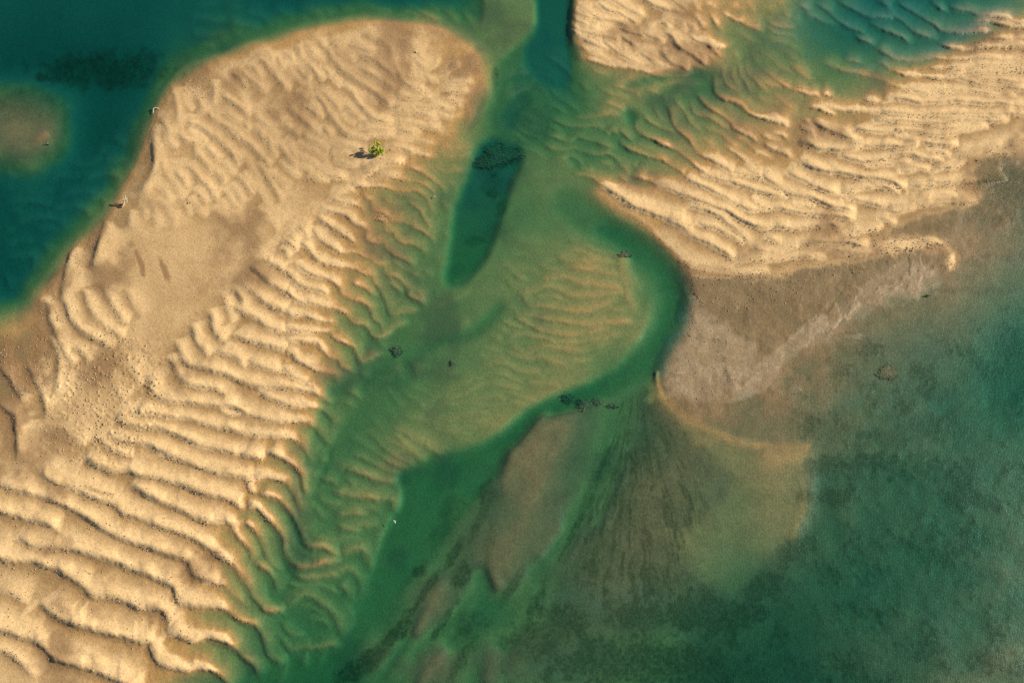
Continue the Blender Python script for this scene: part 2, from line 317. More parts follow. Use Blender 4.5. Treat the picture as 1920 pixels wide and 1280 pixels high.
CREST = {
'T': '''@.05,60,110,215 150,270 200,340 290,410 380,470 480,530 570,590 640,650 700,710 780,750 850,790 960,815 1080,835 1200,850 1320,850 1440,835
@.4,50,-20,110 60,115 130,130 180,175 220,210 300,260 380,310 430,340 520,380 600,410 680,440 760,465 850,470
660,440 740,480 810,510 850,550 900,590 980,615 1060,665 1130,710 1180,725
@.3,34,-40,30 60,60 150,48 220,60 300,100 370,150 400,165
@.44,54,340,0 370,60 420,110 480,135 550,150 620,185 690,215 780,250 870,290 950,320 1030,350 1120,380 1180,410 1250,460 1320,490 1400,520 1500,510 1600,520 1700,515 1800,500 1920,490
@.26,26,450,10 470,60 460,100
@.4,48,560,-20 600,0 700,45 800,100 860,150 920,185 1000,225 1090,265 1150,310 1220,345 1300,375 1380,385 1450,370 1530,370 1620,385 1720,405 1850,420 1920,435
@.4,46,790,-20 830,0 900,50 950,95 1010,130 1080,155 1160,170 1250,195 1330,225 1420,245 1500,270 1580,285
980,-20 1020,0 1080,40 1160,85 1250,105 1340,130 1430,155
@.4,46,1240,0 1300,55 1360,95 1430,155 1500,195 1560,240 1620,265 1720,280 1800,310 1920,350
@.24,30,1480,0 1540,40 1620,85
@.34,42,1570,100 1640,130 1720,165 1800,210 1860,235 1920,240
@.34,40,1680,0 1760,45 1850,85 1920,105
@.34,38,840,345 920,360 1000,385 1080,430 1140,480 1200,530 1250,580 1310,635
@.28,34,900,470 980,490 1060,515 1130,555 1200,600 1260,640
@.2,24,1320,280 1380,330 1430,350
@.28,30,1420,590 1500,620 1560,645
@.2,30,1180,760 1300,748 1400,745 1480,735
@.26,40,1310,645 1380,690 1480,695 1580,670 1700,640 1820,640
@.14,24,1620,330 1700,340 1780,345
@.16,30,350,700 330,830 370,960 400,1060 440,1160''',
'X': '''0,20 60,60 110,95 200,140 260,180 310,210
110,95 200,90 280,85 360,95 440,120 510,140
380,40 430,75 500,95 580,105 700,118 800,122 900,130 1000,145 1100,155 1200,145 1330,140 1450,135 1540,140 1600,155 1700,150 1800,140 1940,150
860,45 950,30 1050,40 1150,50 1280,55 1400,45 1500,55 1620,70 1720,65 1940,100
700,20 780,45 860,45
310,180 370,215 430,245 500,270 560,295 620,330 700,355
0,185 80,205 160,215 240,240 300,260 350,290
@.38,42,40,280 100,280 160,315 240,350 310,365 380,400 450,400 520,420 600,410 700,385 800,380 900,385 1000,390 1080,385 1140,360 1250,370 1330,380 1420,375
@.4,46,0,375 50,410 130,430 200,455 250,500 330,540 420,570 520,580 620,600 720,620 820,630 900,650 970,675 1030,690
530,460 620,480 700,490 800,480 900,465 980,450 1060,440 1110,460 1200,480 1300,490
780,200 860,195 950,195 1060,200 1180,205 1280,215 1360,195 1460,180 1560,195 1680,200 1800,185
@.2,24,1280,240 1380,235 1500,225
640,240 740,265 850,275 950,265 1040,270 1130,280 1250,305 1340,300 1430,275 1540,250 1640,235
@.2,24,950,300 1040,320 1090,350
@.22,26,1180,405 1280,425 1360,455
@.22,26,720,530 800,530 900,515 1000,515 1070,515
@.2,24,960,575 1060,570 1130,550 1210,575
@.38,42,130,580 200,610 280,650 360,690 430,720 530,735
@.24,34,540,740 620,720 720,695 820,690 900,700 980,735
@.22,30,570,770 680,785 780,815 850,830 920,820 1000,825
@.38,40,0,640 60,670 120,715 180,740 290,760 380,795 460,830 560,845 640,880
@.36,40,0,850 100,850 200,870 300,885 420,905 520,910 640,930
@.34,40,0,1000 100,985 200,990 300,990 400,975 480,970 540,1015
@.26,40,1400,450 1500,440 1650,410 1780,370 1930,335
@.26,40,1230,570 1300,550 1400,540 1480,490 1600,470 1750,430 1930,385
@.26,40,1060,680 1130,690 1250,660 1400,650 1550,645 1700,635 1800,640
@.28,44,880,880 1000,870 1150,830 1300,815 1450,805 1550,790
@.2,30,1080,800 1180,765 1300,755 1400,750
@.24,34,560,1050 650,1045 740,1010 860,985
@.28,40,240,1105 400,1105 520,1100 650,1120 750,1145
@.26,34,900,1140 1000,1155 1100,1135 1200,1105 1300,1100
@.18,30,800,920 880,940 960,965
@.24,24,1365,1290 1365,1210 1340,1150 1300,1100
@.14,24,500,1180 620,1190 750,1195
@.14,24,1500,560 1620,580 1720,600 1800,640''',
'Y': '''@.3,36,310,90 340,140 400,175 440,175 490,100
650,300 740,330 850,370 950,400 1050,390
570,480 650,500 780,520 900,540 1000,540 1030,610
@.2,24,680,380 720,430 760,470
600,660 720,650 830,650
600,740 700,770 800,760
@.36,36,620,960 700,922 780,912 835,960 850,1080
500,1110 600,1080 700,1065 760,1120 770,1200
300,1130 400,1135 540,1110
600,1190 660,1200 700,1280
@.2,30,830,20 900,100 980,180 1060,230 1180,290
@.2,30,1000,30 1080,110 1180,190 1280,260
@.2,30,700,210 800,230 900,290 1000,330 1080,340
@.16,30,1080,20 1180,90 1300,160 1420,220
@.1,30,300,750 400,760 500,740
@.2,26,850,1100 880,980 930,800 1000,640''',
'P': """860,95 1000,100 1120,130 1250,165 1380,185
@.25,60,640,380 760,310 870,262 980,248 1060,255
830,370 950,400 1100,430 1200,450 1290,490 1340,540 1365,600
1050,280 1150,310 1250,350 1350,420 1430,490 1480,540
500,470 680,480 820,480 950,510 1050,520 1180,520 1240,560 1290,630 1320,720 1380,745
1100,600 1150,650 1220,710 1260,800 1310,880 1370,940
600,600 680,600 740,630 740,700 790,730 870,755 910,790 930,820 1040,820 1120,860 1200,910 1290,960 1370,1040
300,590 400,620 500,650 600,670 650,710 690,740
260,710 350,740 450,760 530,800 570,850 640,890 690,920 690,1010 740,1040 840,1040 880,1100 950,1150 1050,1200 1180,1270
700,800 840,810 860,860 870,920 950,930 970,990 1030,1045 1120,1050 1200,1080 1290,1140
190,790 270,850 330,890 420,940 500,1000 560,1040 600,1060
130,900 180,960 240,1020 330,1080 440,1140 560,1140 650,1180 720,1210 780,1260 850,1275
0,1040 90,1090 130,1150 180,1200 260,1240 400,1275
0,880 40,920 110,980
@.12,30,1450,170 1530,190 1600,190 1700,150
@.12,30,1300,290 1450,330 1560,320 1680,300
@.12,30,1030,540 1140,580 1180,620
@.1,26,190,330 300,370 380,390 480,400
@.1,26,100,380 200,410 300,430
@.1,24,1400,110 1500,90 1620,110 1740,70
@.1,24,380,540 480,520 600,540""",
'Q': """240,380 260,450 290,540 300,620 285,720
440,480 470,550 455,635
570,370 570,480 550,580
@.2,60,150,690 118,790 125,900 132,980 100,1080 60,1150 0,1230
130,600 200,690 225,760 230,830 300,880
290,780 360,820 430,840 440,920 500,990 550,1070
350,690 430,705 500,740 580,800 650,870 710,930 760,1010
500,610 560,660 640,710 720,750 780,810 860,870 920,930 1000,1000
680,310 760,360 820,430
740,290 800,340 880,400 960,470
840,250 900,330 930,360
900,200 980,270 1040,340 1080,400 1140,440
970,160 1010,240 1030,270
1030,170 1060,240 1080,290
1210,110 1225,200
1200,250 1230,330 1280,380
1250,240 1310,290 1400,370
1370,260 1450,330
1430,120 1470,220 1540,290 1640,370 1720,420 1800,480 1860,540 1930,557
1640,170 1740,210 1820,260 1930,340
1640,280 1740,320 1830,370 1930,450
1540,390 1600,460 1650,540 1710,600 1750,650 1850,680 1930,692
1320,480 1380,540 1430,610 1480,680 1550,760 1600,780 1720,795 1930,790
1110,570 1200,640 1290,710 1370,770 1430,850
1370,440 1440,520 1520,590
1220,550 1300,600 1390,650
1080,680 1140,740 1210,790
660,700 700,770 790,830
780,690 830,740
870,710 910,770 980,840
490,860 560,920 610,970
930,760 990,820 1000,900 1040,940
1250,840 1300,890 1335,940
1050,840 1100,910 1160,990 1190,1010
370,1000 440,1090 520,1170 600,1260
260,1050 330,1110 380,1180
900,990 960,1080 1030,1180 1080,1260
560,1030 620,1090 650,1140
760,1080 810,1150 860,1220
1470,820 1540,870 1620,880
600,480 700,530 780,590 830,640
1130,1110 1230,1160
1330,1050 1430,1070 1500,1090
1380,720 1450,780
1650,720 1800,740 1930,750
@.1,30,1450,880 1400,800 1380,760
@.08,26,640,600 720,660 790,700
@.08,26,1000,560 1060,620 1100,660
@.08,26,1180,860 1230,920 1290,990
@.08,26,1000,1060 1060,1110 1130,1180
@.08,26,700,1150 760,1220 800,1280
@.08,26,430,1180 480,1240 520,1290
@.08,26,130,1150 200,1200 260,1280""",
'S': """240,0 320,50 400,80 530,105 640,130 740,170 840,195 860,250 900,290 940,360 970,430 1000,500 1030,570 1070,590 1180,560 1300,530
750,0 830,30 880,80 960,95 970,160 1020,200 1090,215 1150,270 1190,310 1200,380 1240,410 1320,440 1380,475
100,50 120,100 180,150 280,190 380,225 460,260 520,310 540,370 610,420 680,450 790,490 840,560 860,620 910,650 940,710 960,770
-60,120 0,160 50,210 100,270 180,310 290,340 360,365 420,420
590,260 680,290 770,330 830,370 900,380
990,250 1050,300 1100,350 1130,380
-60,320 0,370 60,420 150,460 260,480 380,510 480,525 560,560 620,610 660,660 760,690 830,740 850,790 910,800 980,780 1060,720 1200,640
-60,560 0,580 80,605 180,600 240,620 340,650 490,665
-60,740 0,740 120,760 250,755 400,760 440,800 490,840 560,870 640,890 680,930 700,1000 740,1050 850,1000 940,960
-60,870 60,850 180,860 270,870 320,910 370,970 410,1010 490,1020 520,1060 530,1110 600,1130 660,1150
-60,930 0,960 60,980 90,1030 150,1070 220,1100 270,1140 330,1160 440,1170 480,1230 500,1280
-60,1110 0,1160 60,1210 150,1240 260,1280
@.15,36,1000,50 1100,90 1180,140 1280,190 1340,240
@.15,30,1000,60 1020,0
@.14,30,1230,320 1300,340 1350,400
@.12,26,660,720 700,740 730,820 720,880
@.12,26,1060,1110 1110,1130 1130,1200
@.12,30,900,820 930,880 960,900
@.1,40,1180,1000 1240,1060 1290,1150 1320,1200""",
'R': """290,60 360,110 430,140 470,150
330,30 400,80 460,120 500,150 580,160 660,180 740,210
480,20 530,60 590,90 650,110 720,150 800,190
440,-60 560,-10 610,10 680,60 740,90 800,120 840,130
760,-40 840,10 900,50 980,80 1050,90 1130,100
280,90 350,170 410,200 440,215
280,160 340,230 420,260 500,280 570,290 620,300 650,330
400,200 470,230 520,240
650,210 700,240 760,260 850,280
275,210 330,260 400,310 480,350 560,370
500,310 560,340 620,380 680,420 760,470 830,490
640,330 680,370 730,390
650,270 700,310 790,350
780,380 840,430 900,460 960,490
790,220 850,270 920,290 980,320
860,190 870,240
@.28,30,960,160 1000,200 1040,225
@.34,36,985,240 1030,270 1060,310 1080,345 1130,380 1200,430 1270,480 1320,500
@.32,30,970,360 975,400 1010,460 1080,500 1200,545
@.24,40,340,440 380,450 470,470 560,490 640,500 750,520 850,550 960,570 1090,580 1200,552
850,470 950,500 1050,520
1000,-40 1060,10 1120,60 1150,90
1190,100 1240,150 1270,200 1295,245
@.3,40,1325,95 1350,150 1390,200 1410,250
@.3,44,1410,80 1450,120 1530,160 1620,200 1720,235
1440,60 1540,70 1560,110 1565,140
1750,140 1790,180 1880,205 1960,200
1870,90 1910,130
@.3,36,1160,270 1230,315 1300,340 1370,360 1480,340
1330,360 1380,400 1420,430
1420,490 1420,580 1450,640 1510,680 1570,715
1480,500 1490,590 1530,640 1560,670
1540,470 1550,560 1590,620 1640,690
1590,450 1600,540 1660,600 1720,650 1760,690
1650,530 1720,600 1780,640 1860,660
1710,510 1780,570 1840,610 1900,655 1960,680
@.3,40,1355,550 1350,640 1370,700 1410,740 1500,770 1560,800 1640,860 1740,890 1850,920 1930,950
1380,760 1420,800 1500,850
@.3,36,1230,690 1260,750 1310,800 1370,840 1430,880 1480,920 1500,970 1560,1000 1640,1040 1700,1070
1170,740 1190,810 1230,860 1300,870 1370,910 1420,950 1470,980
1060,730 1080,790 1120,820 1160,880 1180,920 1230,970 1270,995
@.32,40,1000,770 1040,850 1060,930 1110,1000 1170,1050 1200,1100 1250,1150 1320,1190 1440,1260 1520,1320
920,790 930,850 980,910 1000,950
820,840 870,910 960,960 1080,1000
@.32,40,770,900 780,970 830,1020 910,1050 980,1090 1070,1130 1130,1170 1200,1220 1260,1275 1330,1320
620,960 700,1020 760,1060
@.3,40,660,1040 670,1080 740,1130 850,1170 960,1210 1080,1270 1160,1320
520,960 560,1000 590,980 650,1010
290,870 390,890 480,870 560,855 650,870
130,870 200,910 280,940 380,950 480,945 540,985
100,1000 180,1040 260,1060 330,1020 400,1040 480,1060 560,1100 640,1110
80,1060 140,1110 220,1120 300,1110 400,1140 480,1160 560,1150 620,1180 660,1230 690,1275 740,1330
200,1190 280,1160 350,1200 370,1250 400,1290
1430,1100 1500,1150 1560,1190 1620,1250 1700,1310
1720,1060 1780,1110 1850,1140 1940,1180
1790,1000 1860,1010 1930,1045
@.14,30,90,390 180,450 270,530 300,580
@.14,30,110,640 190,720 280,780 360,850
@.1,20,150,350 220,400 280,450
@.14,24,110,930 160,960 210,980
600,640 680,660 760,690 800,730
520,770 600,790 680,830
840,670 950,695
@.1,16,970,590 1100,605 1240,600
@.1,16,1000,620 1150,635 1280,625
1240,1035 1310,1080 1370,1100""",
'B': """380,410 450,510 480,515
290,330 330,440 380,480 450,510
290,600 330,600 420,600 560,600 640,620
290,530 360,545 430,545 520,560
290,688 370,690 460,710 560,720
290,625 430,640 540,660
560,500 640,505 720,520
570,460 660,455 740,465
290,725 330,730 450,745 560,780
290,768 400,780 520,790 600,800
580,440 600,400 650,360 640,350 590,350
@.12,30,610,540 640,570 680,610
@.12,24,700,700 720,640 740,590
@.12,30,880,430 960,410 1060,400 1130,440
@.14,34,900,550 960,520 1060,470 1130,470 1160,520
@.1,30,900,430 1000,400 1100,380
@.12,40,60,0 120,30 150,60 230,80
@.12,40,200,-20 260,20 320,60 400,70 420,110
@.14,40,330,-10 400,40 470,80 560,120
@.14,40,540,0 560,40 610,80 650,130
@.14,40,650,30 700,90 740,130 760,190
@.1,40,430,-10 500,30 560,60""",
'C': """@.2,40,640,20 690,50 700,80 740,100 800,125 870,130
@.24,40,740,0 780,40 850,90 900,130 970,160 1040,190
@.26,44,860,-5 930,30 1000,65 1060,92 1130,95 1200,95
@.26,44,1080,-10 1140,30 1170,80 1230,120 1280,160 1340,190 1430,215
@.26,44,1190,-5 1260,50 1330,90 1400,130 1460,170 1560,182 1650,177 1740,175
@.24,44,1040,110 1120,160 1190,190 1250,215 1280,240
960,190 1010,220 1060,240 1080,260
@.3,40,1070,260 1130,290 1180,322 1230,332 1290,340 1380,325 1500,340 1600,330 1700,335 1905,345
1430,235 1500,272 1600,282 1700,265 1800,265 1920,250
1490,20 1540,50 1600,60 1670,95 1760,95 1850,125 1940,140
1390,-10 1440,40 1480,50
1250,420 1300,390 1390,385 1500,380 1600,378 1700,370 1940,380
770,350 840,370 900,395 960,410 1040,430 1110,440 1160,470 1220,490 1300,495 1400,510 1500,490
@.3,40,1080,340 1130,360 1170,390 1250,422 1340,430 1450,435 1560,420 1700,410 1940,400
@.28,34,1250,500 1320,515 1400,540 1480,520 1560,515 1640,520 1740,540 1850,535 1940,550
@.3,40,760,530 840,535 920,560 1000,570 1100,575 1170,560 1250,565 1350,580 1450,575 1560,570 1650,585 1800,600 1940,610
880,330 940,340 1020,355
600,360 640,390 680,430 720,440
650,450 670,490 690,505
@.3,44,560,605 640,600 730,605 800,625 860,640 920,625 1000,625 1090,640 1200,650 1300,660 1400,650 1530,640 1620,660 1740,700
540,470 590,500 650,510 700,530 780,545
@.36,40,560,620 620,640 680,680 740,700 800,720 850,740 900,760 960,790 1010,800
500,680 560,690 620,705 700,730 760,760
@.34,44,510,745 570,750 640,780 700,810 780,840 860,855 950,850 1010,825 1100,830 1200,825 1300,810 1400,810 1500,815
@.34,46,590,860 620,870 680,910 740,940 810,970 890,985 960,1000 1040,1010 1130,1030 1220,1050
@.36,46,270,850 320,900 370,940 420,980 470,1010 530,1050 600,1090 680,1105 760,1130 840,1160 920,1180 980,1210
@.34,46,280,960 350,985 430,1000 500,1030 560,1070 600,1085
@.34,46,0,880 60,930 120,985 190,1010 270,1030 350,1050 430,1080 500,1100 580,1110
@.36,46,0,965 50,1000 110,1040 170,1070 220,1090 250,1120 320,1160 400,1180 480,1175 560,1170 640,1180 720,1200 800,1210 880,1215 960,1230
0,1090 70,1110 140,1140 200,1160 260,1190 300,1230 340,1270 390,1310
60,1160 130,1170 200,1200 240,1240 290,1280
@.3,38,960,720 1030,735 1120,745 1200,740 1300,740 1400,765 1480,760 1560,730 1640,720 1720,715
1060,690 1150,680 1250,690 1350,700 1430,705 1530,690 1600,690
590,950 610,960 700,1000
520,960 590,980 640,1010 700,1030 760,1065 820,1080 880,1085 960,1050 1050,1045 1140,1060 1230,1080
880,880 940,900 1020,905 1100,900 1180,880 1270,865 1340,880 1400,890 1480,880
1000,920 1040,940 1110,925 1200,915 1280,920
1210,960 1280,945 1370,975
@.22,34,1270,1050 1350,1045 1450,1030 1560,1020 1700,1020
380,1100 430,1130 470,1170
1250,1190 1350,1165 1500,1150 1620,1140
1600,130 1700,120 1820,150 1940,165
1690,215 1800,225 1940,215
1600,460 1720,450 1850,470 1940,470
1620,640 1720,610 1850,640 1940,655
1680,690 1800,680 1940,690
1530,440 1700,490 1850,500 1940,510""",
'D': """1590,60 1660,110 1720,150 1800,190
1630,30 1670,70 1720,100 1750,150
1580,105 1620,145 1665,185 1700,210
1485,160 1510,190 1560,210 1610,245
1400,210 1450,245 1500,290 1550,320 1612,350
1330,290 1370,320 1420,350 1450,390 1510,425 1570,440 1612,470
1290,330 1330,350 1365,400 1365,440
1300,420 1320,440 1400,470 1450,500 1500,540 1560,560 1612,565
@.2,30,1250,350 1275,410 1290,470 1310,510
@.36,46,1175,450 1190,510 1200,560 1230,600 1265,625
1320,580 1340,605 1400,620 1470,640 1530,650 1612,680
@.38,50,1080,530 1095,590 1115,640 1150,680 1165,705
1200,670 1250,695 1310,710 1350,745 1370,765
1380,730 1430,760 1500,775 1580,785 1640,815 1700,835 1760,850 1840,880
@.36,60,990,620 1020,690 1035,740 1080,765 1150,775 1230,800 1320,835 1400,865 1460,880 1550,880 1640,885 1720,905 1770,920 1830,960 1870,930
950,710 990,780 1005,830 1050,865 1110,880 1200,885 1260,910
1450,900 1500,935 1560,960 1640,985 1700,990 1780,1000 1850,1050 1860,1100
@.36,60,820,800 845,850 865,910 900,950 970,955 1060,965 1150,975 1230,985 1300,980 1350,1010 1430,1040 1530,1065 1640,1075 1720,1080 1770,1120 1800,1160 1850,1200
@.34,56,740,1000 770,1025 860,1030 940,1040 1030,1050 1110,1070 1190,1100 1270,1110 1350,1130 1450,1145 1560,1160 1640,1165 1680,1200 1720,1240 1750,1300
@.34,56,650,1060 720,1080 800,1100 880,1105 960,1130 1030,1165 1120,1205 1230,1230 1350,1250 1420,1265 1480,1280
560,1150 620,1220 660,1240 740,1260
@.34,56,620,1130 640,1160 700,1185 790,1190 870,1220 960,1260 1010,1280 1100,1310
@.3,44,250,380 280,460 300,540 330,610 350,670 390,730 420,760
@.32,50,425,100 390,190 370,280 355,370 385,450 420,530 480,580 560,620 640,670
@.24,44,490,350 500,420 530,480 590,540 650,580 700,600
@.2,44,580,300 600,360 640,430 680,490 720,520
@.2,36,420,650 470,690 500,740
@.24,44,160,750 200,830 240,900 260,980 270,1050
@.34,50,0,960 40,1010 90,1040 95,1100 110,1200 110,1290
@.3,44,0,770 60,830 100,900 130,960
@.24,44,280,600 335,700 340,790 320,880 315,950
@.4,50,600,-40 570,30 555,90 545,160 520,240
@.14,34,700,740 760,800 790,860
@.14,34,600,820 660,900 700,950
@.16,40,360,1100 420,1160 480,1200
@.14,30,720,330 760,420 800,480
@.1,30,1240,1000 1290,1030 1350,1020""",
'E': """1180,120 1260,170 1340,180 1440,180 1540,200
@.22,24,1250,205 1350,218 1450,235 1550,262
@.22,26,1100,270 1160,280 1250,272 1350,300 1480,322 1590,345
@.2,24,980,370 1060,345 1130,320 1200,330 1290,370 1400,372 1500,358 1600,348
@.2,26,980,330 1020,370 1060,430 1150,430 1250,450 1350,455 1450,430 1540,380
@.22,28,990,480 1050,480 1130,500 1230,510 1340,530 1450,525 1560,515 1640,510
@.22,28,960,480 1040,520 1100,560 1180,580 1290,590 1390,575 1500,550
@.18,26,930,610 1000,585 1060,600 1130,610 1220,635 1330,630 1440,610 1560,580
@.18,26,930,620 960,650 1010,700 1070,680 1130,660 1210,665 1300,680 1390,670
@.18,26,920,680 980,710 1050,725 1110,710 1170,735 1260,745
@.14,26,780,770 860,745 920,750 980,790 1060,800 1130,820
@.12,24,760,820 840,800 900,810 960,840 1020,860
@.14,24,540,950 640,930 740,890 800,860 870,860 940,880 1010,900
@.1,24,480,960 600,900 700,850 780,820
@.1,22,520,990 640,975 760,940 850,930 930,940
@.14,30,700,240 820,195 880,190 930,210 980,260 1040,290
@.1,26,900,260 960,320 980,370
@.08,30,950,130 1100,160 1200,165
@.08,30,930,90 1050,110 1150,130 1300,150
@.08,30,900,200 1000,220 1120,250
@.08,30,900,50 1000,70 1120,80 1250,110
@.14,30,230,800 260,870 300,950 350,1010
@.14,30,320,760 340,850 420,960 500,1030
@.16,36,120,1110 200,1160 300,1200 380,1240 450,1290
@.16,36,270,1110 380,1140 500,1200 600,1230
@.1,30,500,1100 600,1130 720,1140
@.14,40,40,1150 120,1200 200,1260 300,1290
@.1,40,330,1040 450,1060 560,1080
@.12,30,660,560 700,520 680,480
@.1,30,500,440 600,400 700,350 720,320""",
'A': """@.26,56,870,700 855,780 860,850 875,920 855,980 830,1040 790,1100 750,1180 710,1290
@.12,34,780,1080 850,1120 870,1200 880,1280
@.12,34,880,1120 930,1160 960,1200 990,1280
@.12,30,1200,1160 1260,1220 1300,1290
@.1,30,1440,1160 1500,1220 1560,1280
@.2,40,250,1180 400,1140 480,1180 500,1230
@.2,40,560,900 700,880 780,830 800,780
@.2,40,300,1090 450,1060 560,1100 580,1180
@.2,40,420,1010 560,960 680,990
@.2,40,60,1240 200,1200 330,1230 360,1290
@.2,40,0,1130 160,1110 300,1150
@.2,40,480,1120 540,1090 620,1060
@.16,40,1350,60 1450,80 1500,130
@.16,40,1260,120 1400,130 1450,160
@.18,40,1100,260 1080,330 1070,400
@.16,40,1200,190 1220,240 1160,300 1000,330
@.14,40,1500,30 1600,70 1640,110
@.14,40,1650,20 1750,60 1800,110
@.14,40,980,340 960,420 940,480
@.16,30,1240,280 1200,340 1150,370""",
'F': """0,0 50,40 120,70 190,110 240,140 280,155
310,20 350,60 375,90
460,50 540,80
@.2,30,700,100 850,80 950,30 1100,0
@.18,30,450,180 600,160 700,155 800,170
@.24,24,800,110 1000,140 1150,125 1300,110 1400,75 1460,88
@.16,24,1490,210 1490,150 1465,90
@.1,30,0,290 20,360 50,420 40,500
@.1,30,20,300 80,370 130,400
@.1,30,10,580 120,600 240,620
@.1,24,240,700 250,790 280,880""",
'G': """1340,0 1380,15 1480,20
@.36,50,1480,-10 1560,20 1640,60 1690,110 1700,180 1712,250
@.42,60,900,0 1000,30 1100,65 1180,95 1280,120 1350,125 1390,145 1400,195 1440,225
480,35 600,90 700,97 800,118 950,150 1050,180 1130,215 1250,240 1310,265 1350,295 1380,305
@.4,66,740,170 800,215 870,245 940,275 1020,310 1090,350 1170,380 1240,385 1295,395 1312,435 1340,475
@.36,66,230,95 300,150 400,195 480,225 560,255 640,280 690,330 760,350 850,385 940,420 1020,440 1090,475 1150,510 1220,555 1290,600 1330,635 1350,690 1400,740
@.42,76,0,130 20,175 100,205 200,230 300,255 400,300 470,345 540,390 600,435 680,470 770,500 870,530 960,565 1045,600 1070,650 1100,685 1170,712 1240,730
@.42,76,-60,310 0,320 80,340 160,360 260,395 340,430 
@.42,76,100,470 190,520 300,530 400,530 460,545 540,570 620,600 720,635 820,665 890,700 970,730 985,760 1000,815 1070,840 1150,850 1250,860 1310,910 1380,940 1440,960 1470,1020 1490,1100 1530,1150 1600,1170
@.46,76,-60,560 0,580 60,600 180,595 250,625 330,655 420,705 470,735 510,785 600,795 690,815 780,860 880,865 920,880 935,920 955,965
@.46,66,930,1000 1000,1020 1080,1045 1150,1025 1230,1045 1310,1080 1360,1130 1420,1180 1450,1240
@.48,80,240,830 290,885 350,920 420,945 510,970 600,1000 700,1020 780,1045 842,1048 855,1100 880,1150 930,1185 1020,1205 1100,1200 1190,1210 1250,1250 1300,1300
@.48,80,-60,970 0,980 100,1010 200,1040 280,1110 320,1150 400,1170 480,1190 560,1215 620,1245 700,1280 780,1320
@.3,60,-60,1060 0,1090 60,1110 140,1180 200,1250
@.3,44,1400,150 1470,130 1530,140 1600,165 1640,220 1670,290 1690,350
@.34,44,1440,225 1510,235 1570,260 1610,310 1650,370 1680,430 1720,520 1800,520 1860,550 1905,560
@.34,44,1380,320 1410,300 1440,300 1480,350 1540,410 1580,470 1590,540 1620,590 1660,630 1720,630 1800,610 1905,580
@.28,36,1350,380 1400,400 1440,450 1470,510 1490,570 1530,620 1580,650
@.32,36,1300,420 1340,470 1390,520 1410,570 1400,620
@.3,36,1400,615 1440,620 1500,650 1540,710 1555,780
@.34,44,1190,560 1280,600 1330,650 1370,700 1400,750 1410,790 1450,840 1480,870 1560,870 1580,820
@.28,40,1130,720 1240,725 1290,770 1340,820 1380,830
@.28,36,1560,1000 1600,1080 1700,1080 1900,1060
@.24,36,1640,680 1760,690 1905,660
@.24,36,1580,860 1700,780 1800,830 1870,900 1905,1010
@.2,30,1560,920 1620,1010 1700,1000
@.24,36,1700,1190 1710,1100 1720,1020
@.2,36,1550,1290 1580,1200 1590,1130
@.2,50,480,170 560,200 640,215
@.2,50,0,760 80,790 160,830""",
'H': """0,200 120,230 240,245 290,290
-20,100 40,60 160,130 260,150 310,140
0,420 130,400 190,395 200,430
0,560 60,530 120,560 150,640
0,640 60,660 100,720 100,800
0,720 40,760 60,820
200,10 300,60 380,80
80,0 180,60 300,110""",
}
def to_uv(sheet, pts):
    (u0, v0, s), _, _, ex = SHEETS[sheet]
    out = []; cur = []
    for x, y in pts:
        u = u0 + x / s; v = v0 + y / s
        if any(a < u < c and b < v < d for a, b, c, d in ex):
            if len(cur) > 1: out.append(cur)
            cur = []
        else: cur.append((u, v))
    if len(cur) > 1: out.append(cur)
    return out
LEE = {'Q': (.22, 11), 'A': (.1, 14), 'B': (.25, 11), 'E': (.2, 10), 'H': (.2, 12), 'F': (.3, 9), 'R': (.42, 8), 'C': (.4, 10), 'T': (.42, 12), 'X': (.4, 10), 'Y': (.2, 14), 'P': (.35, 10), 'S': (.35, 12), 'D': (.2, 15), 'G': (.17, 20)}
GAIN = {'T': .9, 'X': 1.25, 'Q': 1.75, 'A': 1., 'B': 1.4, 'E': .85, 'G': 1.1, 'D': 1.1, 'C': 1.15, 'R': 1.2, 'P': 1.35, 'S': 1.25}
RIDGE = np.zeros_like(H)
LINES = []
RN = np.zeros_like(H); DUP = np.full(H.shape, 90.); DDN = np.full(H.shape, 90.)
